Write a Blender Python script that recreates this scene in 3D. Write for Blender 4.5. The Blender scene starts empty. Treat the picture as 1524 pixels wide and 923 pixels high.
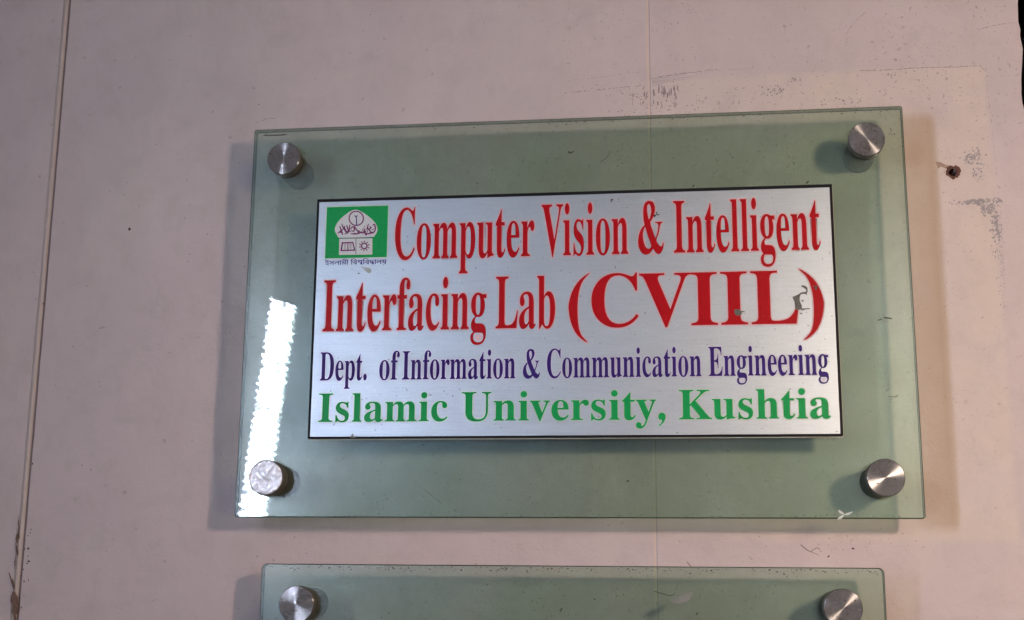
import bpy, bmesh, math, random, json
from mathutils import Vector, Matrix
random.seed(7)
S = bpy.context.scene
COL = S.collection

# ---------------------------------------------------------------- camera, world, light, exposure
cam = bpy.data.cameras.new('camera'); camera = bpy.data.objects.new('camera', cam); COL.objects.link(camera)
cam.sensor_width = 36; cam.lens = 1900 / 1524 * 36; cam.clip_start = 0.02; cam.clip_end = 60
camera.location = (0.07008, -0.8714, -0.17511)
camera.rotation_euler = (math.pi / 2 + 0.20638, -0.00808, 0.12674)
S.camera = camera

world = bpy.data.worlds.new('World'); S.world = world; world.use_nodes = True
bg = world.node_tree.nodes['Background']
bg.inputs[0].default_value = (0.80, 0.84, 1.0, 1); bg.inputs[1].default_value = 0.045

WARM_LOC = Vector((0.58, -0.92, 0.07)); WARM_POWER = 4.25; WARM_COL = (1.0, 0.76, 0.58); WARM_SIZE = 0.11
COOL_RADIANCE = 136; COOL_COL = (0.76, 0.82, 1.0)
BAR_TURN = 68; BAR_HALF = 16.5 / math.cos(math.radians(BAR_TURN - 18)); TEETH = 2.5 * BAR_HALF / 20
ld = bpy.data.lights.new('warm_lamp', 'AREA'); ld.shape = 'DISK'; ld.size = WARM_SIZE
ld.spread = math.radians(135); ld.energy = WARM_POWER; ld.color = WARM_COL
warm_lamp = bpy.data.objects.new('warm_lamp', ld); COL.objects.link(warm_lamp)
warm_lamp.location = WARM_LOC
warm_lamp.rotation_euler = (Vector((0.30, 0, -0.22)) - WARM_LOC).to_track_quat('-Z', 'Y').to_euler()

S.view_settings.view_transform = 'Standard'; S.view_settings.look = 'None'
S.view_settings.exposure = 0.11; S.view_settings.gamma = 1.0; S.view_settings.use_curve_mapping = False
S.cycles.transparent_max_bounces = 24; S.cycles.max_bounces = 8
S.cycles.caustics_reflective = False; S.cycles.caustics_refractive = False

# ---------------------------------------------------------------- small helpers
def tag(o, label=None, cat=None, group=None, kind=None):
    if label: o['label'] = label
    if cat: o['category'] = cat
    if group: o['group'] = group
    if kind: o['kind'] = kind
    return o

def empty(name, loc=(0, 0, 0)):
    o = bpy.data.objects.new(name, None); COL.objects.link(o); o.location = loc; o.empty_display_size = 0.02
    return o

def link(name, me, mats, parent=None, loc=(0, 0, 0)):
    o = bpy.data.objects.new(name, me); COL.objects.link(o)
    for m in (mats if isinstance(mats, (list, tuple)) else [mats]): me.materials.append(m)
    if parent: o.parent = parent
    o.location = loc
    return o

def from_bm(name, bm, mats, parent=None, loc=(0, 0, 0), smooth=False):
    me = bpy.data.meshes.new(name); bm.to_mesh(me); bm.free()
    if smooth:
        for p in me.polygons: p.use_smooth = True
    return link(name, me, mats, parent, loc)

def catmull(pts, n=6, closed=True):
    out = []; N = len(pts)
    for i in range(N if closed else N - 1):
        g = lambda k: pts[k % N] if closed else pts[max(0, min(N - 1, k))]
        a, b, c, d = g(i - 1), g(i), g(i + 1), g(i + 2)
        for k in range(n):
            t = k / n
            out.append(tuple(0.5 * (2 * b[j] + (c[j] - a[j]) * t + (2 * a[j] - 5 * b[j] + 4 * c[j] - d[j]) * t * t
                                    + (3 * b[j] - a[j] - 3 * c[j] + d[j]) * t ** 3) for j in (0, 1)))
    if not closed: out.append(pts[-1])
    return out

def fill(loops, y=0.0, offset=0.0, extrude=0.0):
    """flat shape in mm (x, z) -> mesh facing -Y, holes by even-odd; y in mm"""
    c = bpy.data.curves.new('shape', 'CURVE'); c.dimensions = '2D'; c.fill_mode = 'BOTH' if extrude else 'FRONT'
    K = 20.; c.offset = offset * K; c.extrude = extrude * K
    for lp in loops:
        sp = c.splines.new('POLY'); sp.points.add(len(lp) - 1); sp.use_cyclic_u = True
        for p, q in zip(sp.points, lp): p.co = (q[0] * K, q[1] * K, 0, 1)
    t = bpy.data.objects.new('shape', c); COL.objects.link(t)
    dg = bpy.context.evaluated_depsgraph_get(); dg.update()
    me = bpy.data.meshes.new_from_object(t.evaluated_get(dg))
    bpy.data.objects.remove(t); bpy.data.curves.remove(c)
    for v in me.vertices: v.co = Vector((v.co.x / K, y - v.co.z / K, v.co.y / K)) * 0.001
    for m in list(me.materials): me.materials.pop()
    return me

def join_meshes(name, mes):
    bm = bmesh.new()
    for m in mes:
        bm.from_mesh(m); bpy.data.meshes.remove(m)
    me = bpy.data.meshes.new(name); bm.to_mesh(me); bm.free()
    return me

def stroke(pts, w, n=5):
    """ribbon outline round a polyline, mm"""
    p = catmull(pts, n, False) if len(pts) > 2 else pts
    L, R = [], []
    for i, q in enumerate(p):
        a = p[max(0, i - 1)]; b = p[min(len(p) - 1, i + 1)]
        d = Vector((b[0] - a[0], b[1] - a[1])); d.normalize()
        ww = w(i / (len(p) - 1)) if callable(w) else w
        L.append((q[0] - d.y * ww / 2, q[1] + d.x * ww / 2)); R.append((q[0] + d.y * ww / 2, q[1] - d.x * ww / 2))
    return L + R[::-1]

def blob(cx, cz, rx, rz, rng, n=11, j=0.45, ang=0):
    out = []
    for i in range(n):
        a = 2 * math.pi * i / n; k = 1 + rng.uniform(-j, j)
        x, z = rx * k * math.cos(a), rz * k * math.sin(a)
        out.append((cx + x * math.cos(ang) - z * math.sin(ang), cz + x * math.sin(ang) + z * math.cos(ang)))
    return out

def rrect(x0, x1, z0, z1, r, n=6):
    pts = []
    for cx, cz, a0 in ((x1 - r, z1 - r, 0), (x0 + r, z1 - r, 90), (x0 + r, z0 + r, 180), (x1 - r, z0 + r, 270)):
        for k in range(n + 1):
            a = math.radians(a0 + 90 * k / n); pts.append((cx + r * math.cos(a), cz + r * math.sin(a)))
    return pts

def rings(loops, ys, cap0=True, cap1=True, slots=None):
    """loft of equal-length loops (mm x,z) at depths ys (mm)"""
    bm = bmesh.new(); R = []
    for lp, y in zip(loops, ys): R.append([bm.verts.new((p[0] * .001, y * .001, p[1] * .001)) for p in lp])
    n = len(loops[0])
    for k in range(len(R) - 1):
        for i in range(n):
            f = bm.faces.new((R[k][i], R[k][(i + 1) % n], R[k + 1][(i + 1) % n], R[k + 1][i]))
            if slots: f.material_index = slots[k]
    if cap0: f = bm.faces.new(R[0]); f.material_index = 0
    if cap1: f = bm.faces.new(R[-1][::-1]); f.material_index = 0
    bmesh.ops.recalc_face_normals(bm, faces=bm.faces)
    return bm

def circle(r, n=64, cx=0, cz=0): return [(cx + r * math.cos(2 * math.pi * i / n), cz + r * math.sin(2 * math.pi * i / n)) for i in range(n)]

# ---------------------------------------------------------------- materials
class NT:
    def __init__(s, name):
        s.m = bpy.data.materials.new(name); s.m.use_nodes = True; s.t = s.m.node_tree; s.t.nodes.clear()
        s.out = s.t.nodes.new('ShaderNodeOutputMaterial')
        s.co = s.t.nodes.new('ShaderNodeTexCoord').outputs['Object']
    def n(s, typ, ins={}, **kw):
        nd = s.t.nodes.new(typ)
        for k, v in kw.items(): setattr(nd, k, v)
        for k, v in ins.items():
            if isinstance(v, bpy.types.NodeSocket): s.t.links.new(v, nd.inputs[k])
            elif v is not None: nd.inputs[k].default_value = v
        return nd
    def noise(s, scale, detail=4, rough=.55, vec=None, dist=0):
        return s.n('ShaderNodeTexNoise', {'Vector': vec or s.co, 'Scale': scale, 'Detail': detail, 'Roughness': rough, 'Distortion': dist}).outputs['Fac']
    def ramp(s, fac, a, b, lo=0., hi=1.):
        return s.n('ShaderNodeMapRange', {'Value': fac, 'From Min': a, 'From Max': b, 'To Min': lo, 'To Max': hi}).outputs[0]
    def mix(s, f, a, b, mode='MIX'):
        nd = s.n('ShaderNodeMix', {}, data_type='RGBA', blend_type=mode)
        for i, v in ((0, f), (6, a), (7, b)):
            if isinstance(v, bpy.types.NodeSocket): s.t.links.new(v, nd.inputs[i])
            elif i == 0: nd.inputs[i].default_value = v
            else: nd.inputs[i].default_value = (*v, 1)
        return nd.outputs[2]
    def math(s, op, a, b=0.): return s.n('ShaderNodeMath', {0: a, 1: b}, operation=op).outputs[0]
    def map(s, loc=(0, 0, 0), rot=(0, 0, 0), sc=(1, 1, 1)):
        return s.n('ShaderNodeMapping', {'Vector': s.co, 'Location': loc, 'Rotation': rot, 'Scale': sc}).outputs[0]
    def surf(s, sh): s.t.links.new(sh, s.out.inputs[0]); return s.m
    def bump(s, h, strength=.3, dist=.001, normal=None):
        return s.n('ShaderNodeBump', {'Height': h, 'Strength': strength, 'Distance': dist, 'Normal': normal}).outputs[0]
    def xyz(s):
        g = s.n('ShaderNodeNewGeometry').outputs['Position']; q = s.n('ShaderNodeSeparateXYZ', {0: g}); return q.outputs
    def box(s, q, x0, x1, z0, z1, soft=.004):
        """soft-edged mask of a rectangle on the wall"""
        f = None
        for sock, lo, hi in ((q[0], x0, x1), (q[2], z0, z1)):
            for a, b in ((lo - soft, lo + soft), (hi + soft, hi - soft)):
                r = s.ramp(sock, a, b); f = r if f is None else s.math('MULTIPLY', f, r)
        return f

def plain(name, col, rough=.5, metal=0., spec=.5, var=.12, scale=120, bump=0.):
    s = NT(name); f = s.noise(scale, 5)
    c = s.mix(f, tuple(v * (1 - var) for v in col), tuple(min(1, v * (1 + var)) for v in col))
    nr = s.bump(s.noise(scale * 4, 3), bump) if bump else None
    p = s.n('ShaderNodeBsdfPrincipled', {'Base Color': c, 'Roughness': rough, 'Metallic': metal, 'Specular IOR Level': spec, 'Normal': nr})
    return s.surf(p.outputs[0])

def wall_material():
    s = NT('painted_wall'); q = s.xyz(); P = s.n('ShaderNodeNewGeometry').outputs['Position']; s.co = P
    base = s.mix(s.ramp(s.noise(9, 6, .6), .3, .7), (.485, .432, .442), (.59, .53, .54))
    base = s.mix(s.ramp(s.noise(2.3, 3), .35, .65), base, (.56, .47, .475))
    # cream rubbed area left by an older notice around the sign
    area = s.box(q, -.01, .289, -.15, .1768, .0025)
    grad = s.math('MULTIPLY', area, s.ramp(q[0], .0, .16, .1, 1))
    base = s.mix(s.math('MULTIPLY', grad, s.ramp(s.noise(30, 5),   .3, .62, .2, .65)), base, (.61, .53, .46))
    base = s.mix(s.math('MULTIPLY', s.ramp(s.noise(38, 7, .7, dist=.4), .48, .72), .5), base, (.44, .39, .385))
    base = s.mix(s.math('MULTIPLY', s.ramp(s.noise(1, 6, .65, vec=s.n('ShaderNodeMapping', {'Vector': P, 'Scale': (20, 20, 7), 'Location': (3, 1, 2)}).outputs[0]), .5, .72), .4), base, (.62, .56, .53))
    # fine dark flecks, many above and right of the sign
    top = s.math('MULTIPLY', s.ramp(q[2], .10, .15), s.ramp(q[0], -.06, .05))
    rgt = s.math('MULTIPLY', s.ramp(q[0], .2, .24), s.ramp(q[2], -.2, .15, .25, 1))
    reg = s.math('MAXIMUM', top, s.math('MULTIPLY', rgt, .7))
    fl = s.ramp(s.noise(330, 2, .4, dist=.6), .665, .70)
    cl = s.ramp(s.noise(16, 3), .45, .62)
    base = s.mix(s.math('MULTIPLY', s.math('MULTIPLY', fl, reg), s.math('ADD', s.math('MULTIPLY', cl, .55), .1)), base, (.25, .205, .20))
    fl2 = s.ramp(s.noise(190, 2, .3), .735, .76)
    base = s.mix(s.math('MULTIPLY', fl2, .35), base, (.25, .2, .19))
    # upper sign's orange-brown cast shadow to the right, painted into the wall colour
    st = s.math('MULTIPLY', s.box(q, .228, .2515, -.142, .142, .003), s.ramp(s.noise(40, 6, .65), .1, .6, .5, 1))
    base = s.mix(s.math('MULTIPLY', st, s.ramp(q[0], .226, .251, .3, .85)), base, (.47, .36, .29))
    h1 = s.noise(55, 8, .62); h2 = s.noise(700, 3, .5)
    scr = s.noise(1, 5, .6, vec=s.n('ShaderNodeMapping', {'Vector': P, 'Scale': (14, 14, 160)}).outputs[0])
    h = s.math('ADD', s.math('MULTIPLY', h1, .8), s.math('ADD', s.math('MULTIPLY', h2, .1), s.math('MULTIPLY', scr, .12)))
    nb = s.bump(h, .9, .0014)
    p = s.n('ShaderNodeBsdfPrincipled', {'Base Color': base, 'Roughness': .62, 'Specular IOR Level': .3, 'Normal': nb})
    return s.surf(p.outputs[0])

def glass_material(edge=0):
    s = NT(('tinted_glass', 'tinted_glass_edge', 'tinted_glass_side')[edge])
    if edge == 2:
        tr = s.n('ShaderNodeBsdfTransparent', {0: (.52, .60, .55, 1)})
        gl = s.n('ShaderNodeBsdfPrincipled', {'Base Color': (.16, .20, .16, 1), 'Roughness': .4})
        return s.surf(s.n('ShaderNodeMixShader', {0: .2, 1: tr.outputs[0], 2: gl.outputs[0]}).outputs[0])
    if edge:
        tr = s.n('ShaderNodeBsdfTransparent', {0: (.26, .36, .31, 1)})
        gl = s.n('ShaderNodeBsdfPrincipled', {'Base Color': (.05, .085, .07, 1), 'Roughness': .25})
        return s.surf(s.n('ShaderNodeMixShader', {0: .45, 1: tr.outputs[0], 2: gl.outputs[0]}).outputs[0])
    cl = s.ramp(s.noise(14, 5), .3, .7)
    col = s.mix(cl, (.765, .842, .76), (.80, .864, .80))
    tr = s.n('ShaderNodeBsdfTransparent', {0: col})
    fr = s.n('ShaderNodeFresnel', {'IOR': 1.45}).outputs[0]
    sharp = s.n('ShaderNodeBsdfGlossy', {'Color': (1, 1, 1, 1), 'Roughness': .018}, distribution='GGX')
    haze = s.n('ShaderNodeBsdfGlossy', {'Color': (.9, .95, 1, 1), 'Roughness': .26}, distribution='GGX')
    dust = s.n('ShaderNodeBsdfDiffuse', {'Color': (.46, .46, .41, 1)})
    a = s.n('ShaderNodeMixShader', {0: fr, 1: tr.outputs[0], 2: sharp.outputs[0]}).outputs[0]
    b = s.n('ShaderNodeMixShader', {0: s.ramp(s.noise(11, 6, .62, dist=.8), .3, .7, .004, .03), 1: a, 2: haze.outputs[0]}).outputs[0]
    veil = s.n('ShaderNodeBsdfGlossy', {'Color': (.52, .86, 1, 1), 'Roughness': .44}, distribution='GGX')
    b = s.n('ShaderNodeMixShader', {0: s.ramp(s.noise(7, 5, .6), .3, .7, .028, .052), 1: b, 2: veil.outputs[0]}).outputs[0]
    d1 = s.ramp(s.noise(420, 3, .5), .68, .74, 0, .25)
    d2 = s.ramp(s.noise(13, 7, .7, dist=.5), .40, .8, .004, .12)
    q = s.xyz()
    c = s.n('ShaderNodeMixShader', {0: s.math('ADD', d1, d2), 1: b, 2: dust.outputs[0]}).outputs[0]
    return s.surf(c)

def steel_material(name, col=(.31, .31, .325), rough=.17, dirt=.8, aniso=.98):
    s = NT(name)
    sep = s.n('ShaderNodeSeparateXYZ', {0: s.co})
    r = s.math('SQRT', s.math('ADD', s.math('POWER', sep.outputs[0], 2.), s.math('POWER', sep.outputs[2], 2.)))
    ringv = s.n('ShaderNodeCombineXYZ', {0: s.math('MULTIPLY', r, 1.)}).outputs[0]
    rg = s.noise(2600, 3, .6, vec=ringv)
    info = s.n('ShaderNodeObjectInfo').outputs['Random']
    off = s.n('ShaderNodeVectorMath', {0: s.co, 1: s.n('ShaderNodeCombineXYZ', {0: info, 1: info, 2: info}).outputs[0]}, operation='ADD').outputs[0]
    blot = s.ramp(s.noise(150, 6, .7, vec=off), .35, .7)
    c = s.mix(blot, tuple(v * .62 for v in col), tuple(v * 1.12 for v in col))
    c = s.mix(s.ramp(rg, .3, .7, 0, .35), c, tuple(v * .6 for v in col))
    c = s.mix(s.ramp(s.noise(1, 5, .7, vec=s.map(rot=(0, .6, 0), sc=(1200, 200, 120))), .55, .75, 0, .5), c, tuple(v * .45 for v in col))
    spots = s.ramp(s.noise(420, 1, .3, vec=off), .69, .73)
    c = s.mix(s.math('MULTIPLY', spots, dirt), c, (.05, .02, .015))
    tan = s.n('ShaderNodeTangent', {}, direction_type='RADIAL', axis='Y').outputs[0]
    p = s.n('ShaderNodeBsdfPrincipled', {'Base Color': c, 'Metallic': s.ramp(spots, 0, 1, 1, .2), 'Roughness': s.ramp(blot, 0, 1, rough + .12, rough),
            'Anisotropic': aniso, 'Anisotropic Rotation': .25, 'Tangent': tan, 'Normal': s.bump(rg, .12, .0002)})
    g = s.n('ShaderNodeBsdfPrincipled', {'Base Color': c, 'Metallic': .45, 'Roughness': .75})
    return s.surf(s.n('ShaderNodeMixShader', {0: .5, 1: p.outputs[0], 2: g.outputs[0]}).outputs[0])

def sheet_material():
    s = NT('silver_vinyl')
    br = s.noise(1, 4, .6, vec=s.map(sc=(60, 60, 1400)))
    f = s.noise(900, 2, .5)
    c = s.mix(s.ramp(br, .3, .7), (.40, .47, .54), (.46, .53, .60))
    c = s.mix(s.ramp(f, .55, .75, 0, .5), c, (.52, .57, .63))
    c = s.mix(s.ramp(s.noise(420, 2, .4), .74, .76, 0, .6), c, (.16, .16, .17))
    p = s.n('ShaderNodeBsdfPrincipled', {'Base Color': c, 'Metallic': .82, 'Roughness': s.ramp(br, .3, .7, .40, .50),
            'Normal': s.bump(s.math('ADD', br, s.math('MULTIPLY', f, .5)), .10, .0003)})
    return s.surf(p.outputs[0])

def ink(name, col, spec=.35):
    s = NT(name)
    f = s.noise(1500, 2, .5); g = s.noise(1, 3, .6, vec=s.map(sc=(900, 900, 260)))
    c = s.mix(s.ramp(f, .35, .75, 0, .5), col, tuple(v * .62 for v in col))
    c = s.mix(s.ramp(g, .5, .8, 0, .35), c, tuple(min(1, v * 1.25 + .01) for v in col))
    p = s.n('ShaderNodeBsdfPrincipled', {'Base Color': c, 'Roughness': .42, 'Specular IOR Level': spec})
    return s.surf(p.outputs[0])

M = dict(
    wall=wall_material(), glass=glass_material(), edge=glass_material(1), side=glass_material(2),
    steel=steel_material('brushed_steel'), steel_side=steel_material('steel_side', (.22, .19, .17), .32, .3, 0.),
    foil=plain('crumpled_steel', (.62, .60, .62), .40, .75, var=.08, scale=200, bump=.08),
    black=plain('black_plastic', (.008, .008, .012), .6, spec=.15, var=.3), sheet=sheet_material(),
    scrape=plain('scraped_grey', (.13, .135, .125), .8, var=.45, scale=500, bump=.4),
    rust=plain('rust', (.045, .022, .022), .8, var=.5, scale=600),
    rim=plain('pale_rim', (.36, .38, .32), .5), red=ink('red_ink', (.40, .004, .010), .12), pink=ink('pink_outline', (.62, .42, .47)),
    blue=ink('dark_blue_ink', (.034, .014, .17), .15), lilac=ink('pale_lilac_outline', (.52, .50, .66)),
    green=ink('green_ink', (.006, .33, .085), .15), mint=ink('pale_green_outline', (.42, .60, .50)),
    white=ink('white_ink', (.60, .64, .68)), purple=ink('purple_ink', (.16, .02, .13)), navy=ink('navy_ink', (.03, .03, .16)),
    bead=plain('joint_filler', (.53, .455, .43), .6, var=.1, bump=.3), crack=plain('dark_crack', (.17, .14, .145), .9),
    seam=plain('seam_shade', (.34, .31, .33), .8), cream=plain('cream_filler', (.60, .49, .43), .7),
    grey=plain('exposed_grey', (.31, .285, .30), .85, var=.3, scale=400, bump=.4), brown=plain('hole_brown', (.12, .055, .045), .9, var=.4, scale=500, bump=.5),
    dirt=plain('dark_dirt', (.05, .045, .04), .9, var=.5, scale=500), smear=plain('grey_smear', (.20, .21, .20), .9, var=.3, scale=300),
    chip=plain('white_chip', (.55, .58, .58), .6), void=plain('unlit_dark', (.003, .003, .003), .95, spec=.0),
    housing=plain('lamp_housing', (.02, .02, .02), .5))

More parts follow.
